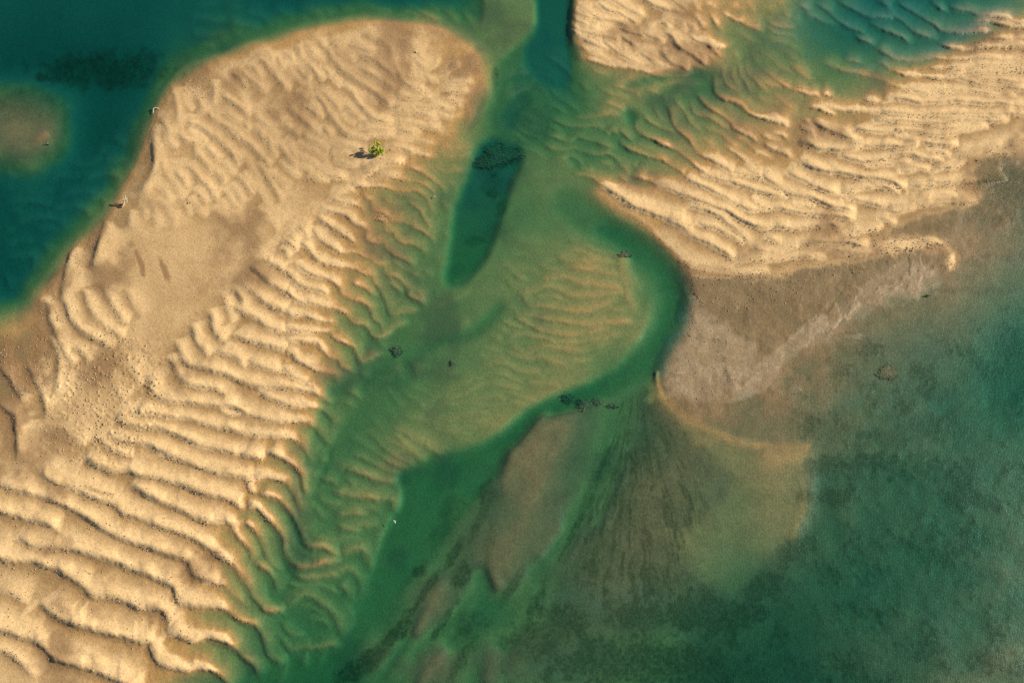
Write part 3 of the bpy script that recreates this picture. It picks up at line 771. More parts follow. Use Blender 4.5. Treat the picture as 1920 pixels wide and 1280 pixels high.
def stamp(sh, line, A, L):
    m = L + 8
    w_ = window(line[:, 0].min() - m, line[:, 0].max() + m, line[:, 1].min() - m, line[:, 1].max() + m)
    d, s, a, tot = line_dist(line, WU[w_], WV[w_])
    sg = line[1:] - line[:-1]; sl = np.hypot(sg[:, 0], sg[:, 1]) + 1e-6
    ori = np.abs(sg[:, 1]) / sl
    ori = np.interp(a, np.cumsum(sl) - sl / 2, ori); ori = boxb(sstep(.35, .95, ori), 4)
    tl = min(15., tot * .3)
    tap = np.clip(np.minimum(a, tot - a) / tl, 0, 1); tap = tap * (2 - tap)
    off = np.sqrt(np.maximum(d * d - s * s, 0))          # beyond the ends
    tap = boxb(tap * np.clip(1 - off / 14, 0, 1), 5)
    shp, wid = LEE.get(sh, (.4, 12)); A_ = A * GAIN.get(sh, 1.)
    mu, mv = line.mean(0)
    if sh == 'C' and mv < 90: A_ *= 1.5
    if sh == 'G' and mu > 440: A_ *= 1.3
    lee = 2.2 + 2.5 * A
    Ls = L * (.35 + .65 * tap)
    up = boxb(np.clip(1 - d / Ls, 0, 1) ** 1.5, 1)
    up = up * (1 - .22 * np.exp(-d / 2.5))
    tap = tap * (.82 + .36 * sstep(-.4, .4, vnoise(WU[w_] / 22, WV[w_] / 22, 14)))
    dn = np.clip(1 - d / lee, 0, 1); dn = dn * dn * (3 - 2 * dn)
    dw_ = np.clip(1 - d / wid, 0, 1) ** 1.4; shl = shp * (1 - .85 * ori); dn = (shl * dn + (1 - shl) * dw_) * (1 - .22 * np.exp(-d / 2.5))
    h = A_ * (1 - .3 * ori) * tap * np.where(s > 0, dn, up)
    ok_ = (tap > .2) & (off < 5)
    DUP[w_] = np.where(ok_ & (s <= 0), np.minimum(DUP[w_], d), DUP[w_]); DDN[w_] = np.where(ok_ & (s > 0), np.minimum(DDN[w_], d), DDN[w_])
    RN[w_] = np.maximum(RN[w_], np.clip(tap, 0, 1) * np.where(s > 0, np.clip(1 - d / 4, 0, 1), up ** .85))
    h = h * (1 + .12 * vnoise(WU[w_] / 30, WV[w_] / 30, 4))
    R_ = RIDGE[w_]
    k = .02
    mx = np.maximum(R_, h); mn = np.minimum(R_, h)
    RIDGE[w_] = mx + k * .25 * np.clip(1 - (mx - mn) / k, 0, 1) ** 2 * (mx > .003)

for sh, txt in CREST.items():
    _, A0, L0, _ = SHEETS[sh]
    for row in txt.split('\n'):
        row = row.strip()
        if not row: continue
        A, L = A0, L0
        if row[0] == '@':
            a_, l_, row = row[1:].split(',', 2); A, L = float(a_), float(l_)
        for seg in to_uv(sh, S(row)):
            LINES.append((sh, smooth_line(seg), A, L))
            stamp(sh, LINES[-1][1], A, L)

# short crests between the traced ones, following their run
def in_poly(P, u, v):
    c = False; n = len(P)
    for i in range(n):
        a, b = P[i], P[(i + 1) % n]
        if (a[1] > v) != (b[1] > v) and u < (b[0] - a[0]) * (v - a[1]) / (b[1] - a[1]) + a[0]: c = not c
    return c
mids, tans, amps, lens = [], [], [], []
for sh, ln, A, L in LINES:
    sg = ln[1:] - ln[:-1]; n_ = np.hypot(sg[:, 0], sg[:, 1]) + 1e-6
    mids.append((ln[1:] + ln[:-1]) / 2); tans.append(sg / n_[:, None]); amps.append(np.full(len(sg), A)); lens.append(np.full(len(sg), float(L)))
mids = np.concatenate(mids); tans = np.concatenate(tans); amps = np.concatenate(amps); lens = np.concatenate(lens)
occ = [mids]
rf = np.random.RandomState(3)
def field(p):
    d2 = ((mids - p) ** 2).sum(1); w_ = np.exp(-d2 / (2 * 26. ** 2)) + 1e-9 * np.exp(-d2 / (2 * 120. ** 2))
    t = (tans * w_[:, None]).sum(0); t /= np.hypot(*t) + 1e-9
    return t, (amps * w_).sum() / w_.sum(), (lens * w_).sum() / w_.sum()
FILL = [("Q", .5, 500, "300,200 400,135 600,70 720,52 850,110 880,200 860,270 700,312 560,360 450,420 330,400 250,430 225,440 270,330 290,260"),
        ("P", .55, 700, "690,322 860,330 850,420 830,500 760,560 700,700 620,860 560,960 540,640 560,560 620,440"),
        ("R", .55, 900, "1070,0 1500,0 1500,200 1480,300 1300,300 1130,330 1030,280 1020,180 1080,120"),
        ("E", .85, 600, "960,450 1160,440 1185,560 1190,600 1060,720 900,820 780,860 660,900 650,840 740,720 900,660 960,560"),
        ("Y", .7, 300, "560,860 620,780 700,860 740,900 735,960 690,1080 640,1220 560,1270 520,1100"),
        ("E", .7, 260, "930,110 1080,120 1120,250 1080,330 1000,290 930,250"),
        ("A", .9, 200, "0,320 150,300 235,230 225,340 120,450 0,560"), ("A", .9, 160, "340,0 900,0 870,50 700,20 500,60 360,110")]
for sh, g_, tries, pl in FILL:
    P_ = S(pl); us = [p[0] for p in P_]; vs = [p[1] for p in P_]
    for _ in range(tries):
        p = np.array([rf.uniform(min(us), max(us)), rf.uniform(min(vs), max(vs))])
        if not in_poly(P_, *p): continue
        t, A_l, L_l = field(p)
        allp = np.concatenate(occ)
        def clear(q, m):
            return np.sqrt(((allp - q) ** 2).sum(1).min()) > m
        gap = max(7., .42 * L_l)
        if not clear(p, gap): continue
        parts = []
        for sgn in (1, -1):
            q = p.copy(); tr = []; mx_ = rf.uniform(18, 80)
            for k in range(int(mx_ / 6)):
                t, _, _ = field(q); wob = .25 * math.sin(q[0] / 9 + q[1] / 13 + _ if False else q[0] / 9 + q[1] / 13)
                q = q + sgn * 6 * (t + np.array([-t[1], t[0]]) * wob)
                if not in_poly(P_, *q) or not clear(q, gap * .7): break
                tr.append(q.copy())
            parts.append(tr)
        ln = np.array(parts[1][::-1] + [p] + parts[0])
        if len(ln) < 4: continue
        occ.append(ln)
        stamp(sh, smooth_line(ln, sub=2), A_l * g_ * rf.uniform(.7, 1.15), L_l * .6)
print('filled', len(occ))
FR = boxb(DUP / (DUP + DDN + .5) * sstep(1, 9, DDN), 1)
RIDGE = RIDGE * (1 - .62 * FR ** 1.3)
near = sstep(.0, .34, boxb(boxb(boxb(RN, 16), 16), 16))
# low unsurveyed ripples beyond the traced area and faint ones between the traced crests
ph = (V * .92 - U * .28) / 46 + 1.3 * fbm(U / 260, V / 260, 21, 3)
saw = ph - np.floor(ph); saw = np.where(saw < .88, (saw / .88) ** 1.4, (1 - saw) / .12)
edge = np.maximum.reduce([-U - 5, U - 1925, -V - 5, V - 1285])
outm = sstep(0, 50, edge) * sstep(-.7, -.3, H) * (1 - sstep(1250, 1350, U) * sstep(300, 420, V))
RIDGE = RIDGE + outm * saw * .28
RIDGE = RIDGE + .016 * np.abs(fbm(U / 24 + V / 60, V / 11 - U / 40, 31, 3)) * sstep(-.9, -.1, H)
RIDGE = RIDGE * (1 + .4 * sstep(-.08, -.5, TROUGH))
H = H + RIDGE - .03
H = H + .04 * fbm(U / 60, V / 60, 41, 5) + .10 * fbm(U / 34, V / 30, 47, 4) * sstep(.3, .02, np.abs(H)) + .010 * fbm(U / 9, V / 9, 43, 3)
# churned flats: burrow lumps and mud plates
def ell(u, v, ru, rv, rot=0, soft=.35, rough=.35, seed=51):
    c, s = math.cos(math.radians(rot)), math.sin(math.radians(rot))
    x = ((WU - u) * c + (WV - v) * s) / ru; y = (-(WU - u) * s + (WV - v) * c) / rv
    r = np.hypot(x, y) + rough * fbm(U / 18, V / 18, seed, 4)
    return 1 - sstep(1 - soft, 1 + soft, r)
lump = np.clip(fbm(U / 8, V / 6, 61, 3) - .12, 0, 1)
H = H + .16 * lump * np.clip(ell(215, 730, 110, 130, 20) + .7 * ell(170, 800, 90, 80), 0, 1)
plate = sstep(-.02, .1, fbm(U / 22, V / 18, 71, 4))
PL = np.clip(ell(1665, 515, 95, 40, -12) + ell(1560, 590, 60, 28, -40), 0, 1)
H = H + .06 * plate * PL

# ------------------------------------------------------------------ cover masks
def pmask(s, feather, rough=0, seed=81):
    w_, sdist = poly_sd(S(s), feather + rough)
    M = np.zeros_like(H)
    if rough: sdist = sdist + rough * fbm(U[w_] / 20, V[w_] / 20, seed, 4)
    M[w_] = sstep(-feather, feather, sdist); return M
mud = np.clip(ell(50, 235, 95, 75, 0, .35), 0, 1) + pmask("1276,512 1340,522 1440,517 1540,500 1640,485 1700,478 1765,472 1782,500 1790,480 1772,452 1720,448 1690,440 1650,445 1685,425 1722,405 1765,397 1802,388 1832,378 1835,350 1822,328 1838,305 1865,296 1930,285 2200,240 2600,240 2600,1900 600,1900 600,1330 660,1240 720,1150 780,1070 830,1010 880,950 925,880 960,820 1010,775 1060,755 1120,745 1200,720 1215,745 1235,740 1222,700 1240,650 1266,610", 9, 14)
gold = np.zeros_like(H)
for s_, wd in (('1243,742 1262,765 1290,787 1330,806 1370,822 1410,833 1460,838 1512,838', 9), ('1512,838 1497,870 1506,920 1502,960 1488,1000', 8), ('1440,850 1480,855 1505,850', 14), ('1232,700 1236,730 1250,752', 5)):
    ln = smooth_line(S(s_)); w_ = window(ln[:, 0].min() - 20, ln[:, 0].max() + 20, ln[:, 1].min() - 20, ln[:, 1].max() + 20)
    d_, _, a_, t_ = line_dist(ln, WU[w_], WV[w_]); g_ = (.35 if s_.startswith('1512') else 1.) *  np.exp(-(d_ / wd) ** 2) * (.75 + .5 * vnoise(U[w_] / 14, V[w_] / 14, 83)); gold[w_] = np.maximum(gold[w_], g_)
    H[w_] = H[w_] + (np.maximum(H[w_], -.05) - H[w_]) * g_ * .8
tongue = pmask("1380,832 1450,842 1508,842 1506,900 1505,960 1480,1010 1420,1060 1380,1110 1330,1090 1290,1060 1270,1010 1330,960 1380,900 1330,850 1280,800 1230,750 1290,790 1340,815", 16, 12)
pale = np.clip(pmask("1368,752 1400,712 1440,665 1475,640 1520,598 1550,592 1540,625 1512,650 1470,690 1440,728 1400,750", 4, 6)
     + .9 * pmask("1236,680 1262,620 1284,575 1300,560 1330,590 1400,640 1425,655 1420,690 1380,730 1320,745 1260,735", 12, 16)
     + .8 * pmask("1500,650 1540,615 1580,575 1620,535 1680,500 1760,505 1755,545 1680,565 1610,600 1550,640", 9, 14), 0, 1) * (.6 + .4 * plate)
W = [(200,125,130,38,0,.75),(85,142,26,9,0,.9),(30,200,70,30,15,.35),(932,296,46,27,-18,1.),(925,345,22,30,10,.35),(925,358,14,10,0,.7),(940,385,12,18,20,.5),(893,448,24,10,0,.45),
 (860,500,16,16,0,.25),(1600,630,26,8,5,.6),(1490,728,13,12,0,.8),(1665,698,18,15,0,.85),(1640,725,30,10,20,.4),(1620,655,50,12,0,.35),(1560,870,65,22,-10,.7),(1640,862,70,14,-8,.8),
 (1560,930,60,20,0,.75),(1500,1032,42,26,-35,.85),(1440,1090,50,22,-30,.7),(1320,1150,110,35,0,.75),(1200,1160,60,28,0,.7),(1060,1160,52,34,20,.8),(1000,1200,60,40,0,.6),(1180,1240,200,50,0,.7),
 (1400,1260,220,40,0,.45),(868,1075,20,34,20,.9),(785,1068,18,15,0,.8),(745,1185,55,16,-52,.95),(700,1230,48,20,-45,.95),(655,1262,40,20,-35,.95),(800,1105,50,8,-58,.8),(850,1040,40,10,-60,.8),(835,1160,50,8,-55,.7),(905,960,60,10,-68,.6),(1010,1120,40,12,-60,.7),(870,1230,50,14,-58,.75),(960,1100,40,10,-60,.6),(1075,1000,60,6,-62,.6),(880,1170,40,26,-30,.6),(915,925,20,26,0,.7),
 (850,955,22,40,25,.45),(820,1000,16,30,35,.4),(920,1010,10,50,8,.45),(1850,938,42,18,25,.8),(1826,980,16,11,20,.9),(1800,925,50,40,0,.35),(1860,700,36,24,0,.6),(1760,800,60,30,0,.5),
 (1900,640,30,40,0,.6),(1740,740,70,26,-20,.35),(1660,820,80,20,0,.4),(1885,350,60,50,-10,.75),(1900,380,60,60,0,.6),(1850,400,70,22,-10,.4),(1760,425,50,10,-10,.35),(1900,480,60,12,0,.45),(1840,545,90,8,0,.4),
 (1250,800,30,70,-40,.5),(1220,860,40,60,-20,.55),(1300,860,40,70,-40,.45),(1200,960,60,80,-20,.5),(1280,950,50,50,0,.45),(1130,1040,50,70,0,.35),(1230,1050,70,50,0,.4),(1120,900,14,80,22,.5),
 (1065,745,12,9,0,.7),(1096,757,15,10,0,.7),(1120,752,9,7,0,.5),(1150,762,10,5,0,.4),(1175,476,11,6,5,.9),(744,657,9,9,0,.85),(1750,960,20,10,0,.3),(1550,800,70,40,0,.25),(1500,790,40,30,0,.2),
 (1850,1240,40,20,0,.5),(1910,1250,20,20,0,.8),(1700,1230,120,60,0,.25),(1250,560,3,3,0,0),(930,140,8,22,5,.6),(1005,215,16,40,5,.12),(0,640,60,20,0,.2),(230,250,90,60,0,.12)]
weed = np.zeros_like(H)
for k, (u, v, ru, rv, rot, s_) in enumerate(W):
    i_ = window(u - 2.2 * max(ru, rv), u + 2.2 * max(ru, rv), v - 2.2 * max(ru, rv), v + 2.2 * max(ru, rv))
    c_, s2 = math.cos(math.radians(rot)), math.sin(math.radians(rot))
    X = ((WU[i_] - u) * c_ + (WV[i_] - v) * s2) / ru; Y = (-(WU[i_] - u) * s2 + (WV[i_] - v) * c_) / rv
    r = np.hypot(X, Y) + .55 * fbm(U[i_] / 16, V[i_] / 16, 91 + k, 5)
    weed[i_] = np.maximum(weed[i_], s_ * (1 - sstep(.5, 1.25, r)))
mott = fbm(U / 14, V / 14, 131, 5)
lowright = pmask("1500,760 1600,640 1750,600 2000,560 2600,500 2600,1900 900,1900 940,1290 1050,1100 1250,1080 1400,1110 1480,1030 1510,960 1512,850", 40, 30)
weed = np.clip(weed + lowright * (.12 + .8 * np.clip(.9 * mott + fbm(U / 45, V / 45, 137, 4) * 1.3 - .05, 0, 1)) + mud * .10 * np.clip(mott * 2, 0, 1), 0, 1)
scatter_tint = np.clip(.12 * lowright * sstep(-.1, .5, fbm(U / 70, V / 70, 173, 4)) + sstep(-.75, -1.25, TROUGH) * np.maximum(1 - sstep(250, 520, V), 1 - sstep(250, 400, U)) + .6 * ell(1700, 20, 300, 110, 8) * sstep(-.2, -.5, TROUGH), 0, 1)  # blue-green light scattered in deep water, painted onto the bed
weed = np.clip(weed * (1 + .6 * fbm(U / 6, V / 6, 139, 3)), 0, 1)
dl = pmask('1180,740 1240,800 1300,880 1330,960 1300,1050 1230,1120 1130,1130 1060,1080 1080,980 1120,880 1150,800', 30, 20)
ang = np.arctan2(V - 690, U - 1195) + .035 * fbm(U / 60, V / 60, 177, 3); weed = np.clip(weed + dl * .8 * np.clip(.1 + 1.5 * fbm(ang * 34, np.hypot(U - 1195, V - 690) / 60, 175, 4) + .4 * mott, 0, 1), 0, 1)
damp = 1 - sstep(.0, .15, H + .04 * fbm(U / 30, V / 30, 145, 4))
mud = mud * (1 - .85 * gold); mud = mud * (1 - .9 * sstep(-.42, -.72, TROUGH) * (1 - sstep(1230, 1330, U)) * sstep(680, 720, V)); weed = weed * (1 - .2 * sstep(-.5, -.8, TROUGH) * (1 - sstep(1100, 1200, U)) * sstep(760, 800, V) * (1 - sstep(1100, 1200, V)))
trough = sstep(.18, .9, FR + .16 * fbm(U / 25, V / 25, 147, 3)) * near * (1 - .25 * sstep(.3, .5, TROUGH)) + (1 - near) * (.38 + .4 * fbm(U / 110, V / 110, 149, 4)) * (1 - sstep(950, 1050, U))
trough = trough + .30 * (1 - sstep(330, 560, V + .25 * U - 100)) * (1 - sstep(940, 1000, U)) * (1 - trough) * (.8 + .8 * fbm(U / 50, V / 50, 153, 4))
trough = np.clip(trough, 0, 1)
trough = trough * (1 - mud)      # damp ripple troughs, with their slope shading painted in as darker sand
stain = sstep(-.05, .55, fbm(U / 90, V / 90, 151, 4) - .1) * (1 - mud)
for (u, v, ru, rv, rot, s_) in ((870,125,35,24,-20,.9),(890,200,18,40,15,.8),(20,690,75,50,10,1),(20,775,36,60,0,.95),(75,640,40,40,30,.8),(265,495,6,26,-18,1),(310,508,6,26,-18,1),(560,215,130,80,35,.35),(470,260,110,60,40,.35),(700,130,90,40,15,.4),
                            (60,600,30,30,0,.6),(370,140,40,20,-20,.7),(230,480,12,5,20,.8),(760,390,30,30,0,.5),(850,60,60,20,20,.5),(1760,470,60,14,-10,.8),(1870,340,60,20,0,.8),(1330,510,60,10,5,.5),(182,440,14,44,25,.75),(112,530,24,30,20,.7),(80,580,24,16,0,.8),(250,260,10,60,20,.5),(1700,440,60,10,-8,.7),(1850,330,40,26,0,.8)):
    stain = np.maximum(stain, s_ * ell(u, v, ru, rv, rot, .3, .4, 155))
# carpet of seagrass stands a little proud of the sand
H = H + .05 * weed * (H < -.05)
H = np.where(H < 0, H * DS, H)
print('grid', H.shape, len(LINES), H.min(), H.max())

# ------------------------------------------------------------------ node helpers
def new_mat(name):
    m = bpy.data.materials.new(name); m.use_nodes = True
    return m, m.node_tree, m.node_tree.nodes["Principled BSDF"]
def mixc(nt, fac, a, b, mode='MIX'):
    n = nt.nodes.new('ShaderNodeMix'); n.data_type = 'RGBA'; n.blend_type = mode
    for i, val in ((0, fac), (6, a), (7, b)):
        if hasattr(val, 'is_output') or isinstance(val, bpy.types.NodeSocket): nt.links.new(val, n.inputs[i])
        else: n.inputs[i].default_value = val if i == 0 else (*val, 1)
    return n.outputs[2]
def noise(nt, scale, detail=4, rough=.55, vec=None):
    n = nt.nodes.new('ShaderNodeTexNoise'); n.inputs['Scale'].default_value = scale
    n.inputs['Detail'].default_value = detail; n.inputs['Roughness'].default_value = rough
    if vec is not None: nt.links.new(vec, n.inputs['Vector'])
    return n.outputs['Fac']
def ramp(nt, fac, a, b):
    n = nt.nodes.new('ShaderNodeMapRange'); nt.links.new(fac, n.inputs[0])
    n.inputs[1].default_value = a; n.inputs[2].default_value = b; return n.outputs[0]
def mth(nt, op, a, b):
    n = nt.nodes.new('ShaderNodeMath'); n.operation = op
    for i, v_ in ((0, a), (1, b)):
        if isinstance(v_, bpy.types.NodeSocket): nt.links.new(v_, n.inputs[i])
        else: n.inputs[i].default_value = v_
    return n.outputs[0]

# ------------------------------------------------------------------ ground sheet
def build_grid(U, V, H, masks):
    X, Y = uv2xy(U, V); Z = H
    # aprons that carry the sheet out towards the horizon
    fac = [1.25, 1.8, 3.5, 9, 30, 80]
    n = len(fac)
    def pad(a): return np.pad(a, n, mode='edge')
    X, Y, Z = pad(X), pad(Y), pad(Z)
    F = np.ones(X.shape); h_, w__ = X.shape
    for k, f in enumerate(fac):
        r = n - 1 - k
        F[r, :] = np.maximum(F[r, :], f); F[h_ - 1 - r, :] = np.maximum(F[h_ - 1 - r, :], f)
        F[:, r] = np.maximum(F[:, r], f); F[:, w__ - 1 - r] = np.maximum(F[:, w__ - 1 - r], f)
    X = X * F; Y = Y * F; Z = np.where(F > 1, np.minimum(Z, .1) - .05, Z)
    masks = [pad(m) for m in masks]
    co = np.stack([X, Y, Z], -1).reshape(-1, 3).astype(np.float32)
    idx = np.arange(h_ * w__).reshape(h_, w__)
    # rows run from the top of the frame (far) to the bottom (near)
    quads = np.stack([idx[1:, :-1], idx[1:, 1:], idx[:-1, 1:], idx[:-1, :-1]], -1).reshape(-1, 4)
    me = bpy.data.meshes.new("ground")
    me.vertices.add(len(co)); me.vertices.foreach_set('co', co.ravel())
    me.loops.add(quads.size); me.loops.foreach_set('vertex_index', quads.ravel().astype(np.int32))
    me.polygons.add(len(quads)); me.polygons.foreach_set('loop_start', np.arange(0, quads.size, 4, dtype=np.int32))
    me.update(calc_edges=True)
    me.polygons.foreach_set('use_smooth', np.ones(len(quads), bool))
    for nm, m in zip(('mud', 'pale', 'weed', 'damp', 'stain', 'tongue', 'scatter_tint', 'trough'), masks):
        a = me.attributes.new(nm, 'FLOAT', 'POINT'); a.data.foreach_set('value', m.ravel().astype(np.float32))
    return me
me = build_grid(U, V, H, (mud, pale, weed, damp, stain, tongue, scatter_tint, trough))
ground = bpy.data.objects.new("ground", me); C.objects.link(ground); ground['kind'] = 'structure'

m, t, b = new_mat("tidal_sand")
tc = t.nodes.new('ShaderNodeNewGeometry').outputs['Position']
sc.cycles.use_denoising = False
def att(n):
    a = t.nodes.new('ShaderNodeAttribute'); a.attribute_name = n; return a.outputs['Fac']
n1 = noise(t, .35, 6, .6, tc); n2 = noise(t, 3.2, 5, .7, tc); n3 = noise(t, 11, 3, .7, tc)
dry = mixc(t, ramp(t, n1, .35, .7), (.69, .50, .275), (.61, .43, .225))
wet = mixc(t, ramp(t, n1, .3, .7), (.42, .262, .105), (.35, .215, .085))
c = mixc(t, att('trough'), dry, mixc(t, ramp(t, n1, .3, .7), (.35, .225, .105), (.30, .188, .082)))  # trough tone: moist sand plus painted ripple shading
c = mixc(t, mth(t, 'MULTIPLY', att('damp'), .95), c, wet)
c = mixc(t, mth(t, 'MULTIPLY', att('stain'), .85), c, (.25, .155, .08))
mudc = mixc(t, ramp(t, n1, .3, .7), (.225, .162, .085), (.165, .122, .066))
c = mixc(t, mth(t, 'MULTIPLY', att('mud'), mth(t, 'SUBTRACT', 1.0, mth(t, 'MULTIPLY', att('tongue'), .4))), c, mudc)
c = mixc(t, mth(t, 'MULTIPLY', att('pale'), .6), c, (.40, .315, .215))
c = mixc(t, mth(t, 'MULTIPLY', att('scatter_tint'), .75), c, (.11, .215, .22))  # scattered water light put into the bed colour
c = mixc(t, mth(t, 'MULTIPLY', att('weed'), .85), c, mixc(t, ramp(t, n2, .35, .65), (.046, .055, .025), (.088, .082, .036)))
g = mixc(t, ramp(t, n2, .25, .75), (.70, .70, .71), (1.24, 1.24, 1.23))
c = mixc(t, 1.0, c, g, 'MULTIPLY')
g = mixc(t, ramp(t, n3, .3, .7), (.86, .86, .87), (1.12, 1.12, 1.1))
c = mixc(t, 1.0, c, g, 'MULTIPLY')
t.links.new(c, b.inputs['Base Color'])
t.links.new(ramp(t, att('damp'), 1.6, -0.2), b.inputs['Roughness'])
b.inputs['Specular IOR Level'].default_value = .25
# fine secondary ripples and grain
wv = t.nodes.new('ShaderNodeTexWave'); wv.inputs['Scale'].default_value = 1.5; wv.inputs['Distortion'].default_value = 5; wv.inputs['Detail'].default_value = 3
wv.inputs['Detail Scale'].default_value = .8
mp = t.nodes.new('ShaderNodeMapping'); mp.inputs['Rotation'].default_value = (0, 0, math.radians(8)); t.links.new(tc, mp.inputs[0]); t.links.new(mp.outputs[0], wv.inputs[0])
bh = mth(t, 'ADD', mth(t, 'MULTIPLY', n2, .5), mth(t, 'MULTIPLY', n3, .35))
bh = mth(t, 'ADD', bh, mth(t, 'MULTIPLY', wv.outputs['Fac'], .06))
bp = t.nodes.new('ShaderNodeBump'); bp.inputs['Strength'].default_value = .8; bp.inputs['Distance'].default_value = .09
t.links.new(bh, bp.inputs['Height']); t.links.new(bp.outputs[0], b.inputs['Normal'])
me.materials.append(m)

# ------------------------------------------------------------------ water: a real body of clear green water
X0 = 6000
bm = bmesh.new(); bmesh.ops.create_cube(bm, size=1)
for v_ in bm.verts:
    v_.co = Vector((v_.co.x * 2 * X0, v_.co.y * 2 * X0, 0 if v_.co.z > 0 else -6))
wm = bpy.data.meshes.new("water"); bm.to_mesh(wm); bm.free()
water = bpy.data.objects.new("water", wm); C.objects.link(water); water['kind'] = 'structure'
m, t, b = new_mat("clear_tidal_water"); t.nodes.remove(b)
out = t.nodes["Material Output"]
tr = t.nodes.new('ShaderNodeBsdfTransparent'); gl = t.nodes.new('ShaderNodeBsdfGlossy'); gl.inputs['Roughness'].default_value = .08
fr = t.nodes.new('ShaderNodeFresnel'); fr.inputs['IOR'].default_value = 1.33
mx = t.nodes.new('ShaderNodeMixShader')
tc = t.nodes.new('ShaderNodeNewGeometry').outputs['Position']
mp = t.nodes.new('ShaderNodeMapping'); mp.inputs['Rotation'].default_value = (0, 0, math.radians(30)); mp.inputs['Scale'].default_value = (1, 1.3, 1)
t.links.new(tc, mp.inputs[0])
bp = t.nodes.new('ShaderNodeBump'); bp.inputs['Strength'].default_value = 1.; bp.inputs['Distance'].default_value = .03
t.links.new(noise(t, 1.6, 5, .65, mp.outputs[0]), bp.inputs['Height'])
t.links.new(bp.outputs[0], gl.inputs['Normal']); t.links.new(bp.outputs[0], fr.inputs['Normal'])
geo = t.nodes.new('ShaderNodeNewGeometry')
t.links.new(mth(t, 'MULTIPLY', fr.outputs[0], mth(t, 'SUBTRACT', 1.0, geo.outputs['Backfacing'])), mx.inputs[0]); t.links.new(tr.outputs[0], mx.inputs[1]); t.links.new(gl.outputs[0], mx.inputs[2])
t.links.new(mx.outputs[0], out.inputs['Surface'])
ab = t.nodes.new('ShaderNodeVolumeAbsorption')
K = (.88 / DS, .25 / DS,   .26 / DS); den = 2.5
ab.inputs['Color'].default_value = (1 - K[0] / den, 1 - K[1] / den, 1 - K[2] / den, 1); ab.inputs['Density'].default_value = den
t.links.new(ab.outputs[0], out.inputs['Volume'])
wm.materials.append(m)
# ------------------------------------------------------------------ placing helpers
def ground_z(u, v):
    i = int(np.clip(np.searchsorted(AU, u), 1, len(AU) - 1)); j = int(np.clip(np.searchsorted(AV, v), 1, len(AV) - 1))
    return float(H[j - 1:j + 1, i - 1:i + 1].mean())
def at(u, v, h=None):
    """point of the place: survey coordinates and a height above the water"""
    z = ground_z(u, v) if h is None else h
    x, y = uv2xy(u, v); x, y = float(x), float(y)
    f = (CAM.z - z) / CAM.z
    return Vector((CAM.x + (x - CAM.x) * f, CAM.y + (y - CAM.y) * f, z))
def tag(o, label, cat, group=None, kind=None):
    if label: o['label'] = label
    if cat: o['category'] = cat
    if group: o['group'] = group
    if kind: o['kind'] = kind
    return o
def empty(name, loc):
    o = bpy.data.objects.new(name, None); C.objects.link(o); o.location = loc; return o
def obj(name, bm, mat, parent=None, loc=None, smooth=True):
    d = bpy.data.meshes.new(name); bm.to_mesh(d); bm.free()
    for p in d.polygons: p.use_smooth = smooth
    d.materials.append(mat)
    o = bpy.data.objects.new(name, d); C.objects.link(o)
    if parent: o.parent = parent
    if loc is not None: o.location = loc
    return o
def tube(bm, pts, radii, n=7):
    rings = []
    for i, (p, r) in enumerate(zip(pts, radii)):
        a = pts[max(0, i - 1)]; b = pts[min(len(pts) - 1, i + 1)]
        d = (b - a).normalized(); s = d.cross(Vector((.31, .17, .93))).normalized(); t2 = d.cross(s)
        rings.append([bm.verts.new(p + (s * math.cos(6.2832 * k / n) + t2 * math.sin(6.2832 * k / n)) * r * random.uniform(.88, 1.12)) for k in range(n)])
    for a, b in zip(rings[:-1], rings[1:]):
        for k in range(n): bm.faces.new((a[k], a[(k + 1) % n], b[(k + 1) % n], b[k]))
    bm.faces.new(rings[0][::-1]); bm.faces.new(rings[-1])
def bend(a, b, n=5, wob=.06):
    L = (b - a).length
    return [a.lerp(b, i / n) + (Vector((random.uniform(-1, 1), random.uniform(-1, 1), random.uniform(-.3, .8))) * wob * L if 0 < i < n else Vector()) for i in range(n + 1)]
def simple_mat(name, c1, c2, scale=8, rough=.8, bump=.02):
    m, t, b = new_mat(name)
    tc = t.nodes.new('ShaderNodeTexCoord').outputs['Object']
    n = noise(t, scale, 5, .6, tc)
    t.links.new(mixc(t, ramp(t, n, .35, .65), c1, c2), b.inputs['Base Color']); b.inputs['Roughness'].default_value = rough
    bp = t.nodes.new('ShaderNodeBump'); bp.inputs['Distance'].default_value = bump; bp.inputs['Strength'].default_value = .6
    t.links.new(n, bp.inputs['Height']); t.links.new(bp.outputs[0], b.inputs['Normal'])
    return m
M_bark = simple_mat("mangrove_bark", (.11, .09, .07), (.2, .17, .13), 14)
M_leaf = simple_mat("mangrove_leaf", (.22, .33, .008), (.50, .62, .02), 5, .45)
M_leaf.node_tree.nodes["Principled BSDF"].inputs['Subsurface Weight'].default_value = 0
M_dead = simple_mat("bleached_wood", (.50, .46, .38), (.72, .66, .54), 12)
M_log = simple_mat("weathered_log", (.42, .31, .15), (.58, .45, .22), 9)
M_dark = simple_mat("wet_wood_and_shadow", (.035, .028, .022), (.07, .055, .04), 9)  # wet wood, and the dark strips of the snag's shadow
M_grass = simple_mat("seagrass_blade", (.15, .13, .075), (.22, .18, .10), 6)
M_white = simple_mat("white_feathers", (.80, .80, .78), (.88, .88, .86), 20)
M_grey = simple_mat("grey_wing", (.35, .37, .40), (.5, .52, .55), 20)
M_beak = simple_mat("yellow_beak", (.75, .42, .04), (.8, .5, .06), 20)
M_peb = simple_mat("dark_pebble_stone", (.14, .12, .10), (.28, .22, .15), 7, .7)
M_peb2 = simple_mat("sandy_pebble_stone", (.30, .22, .13), (.55, .42, .27), 5, .85)

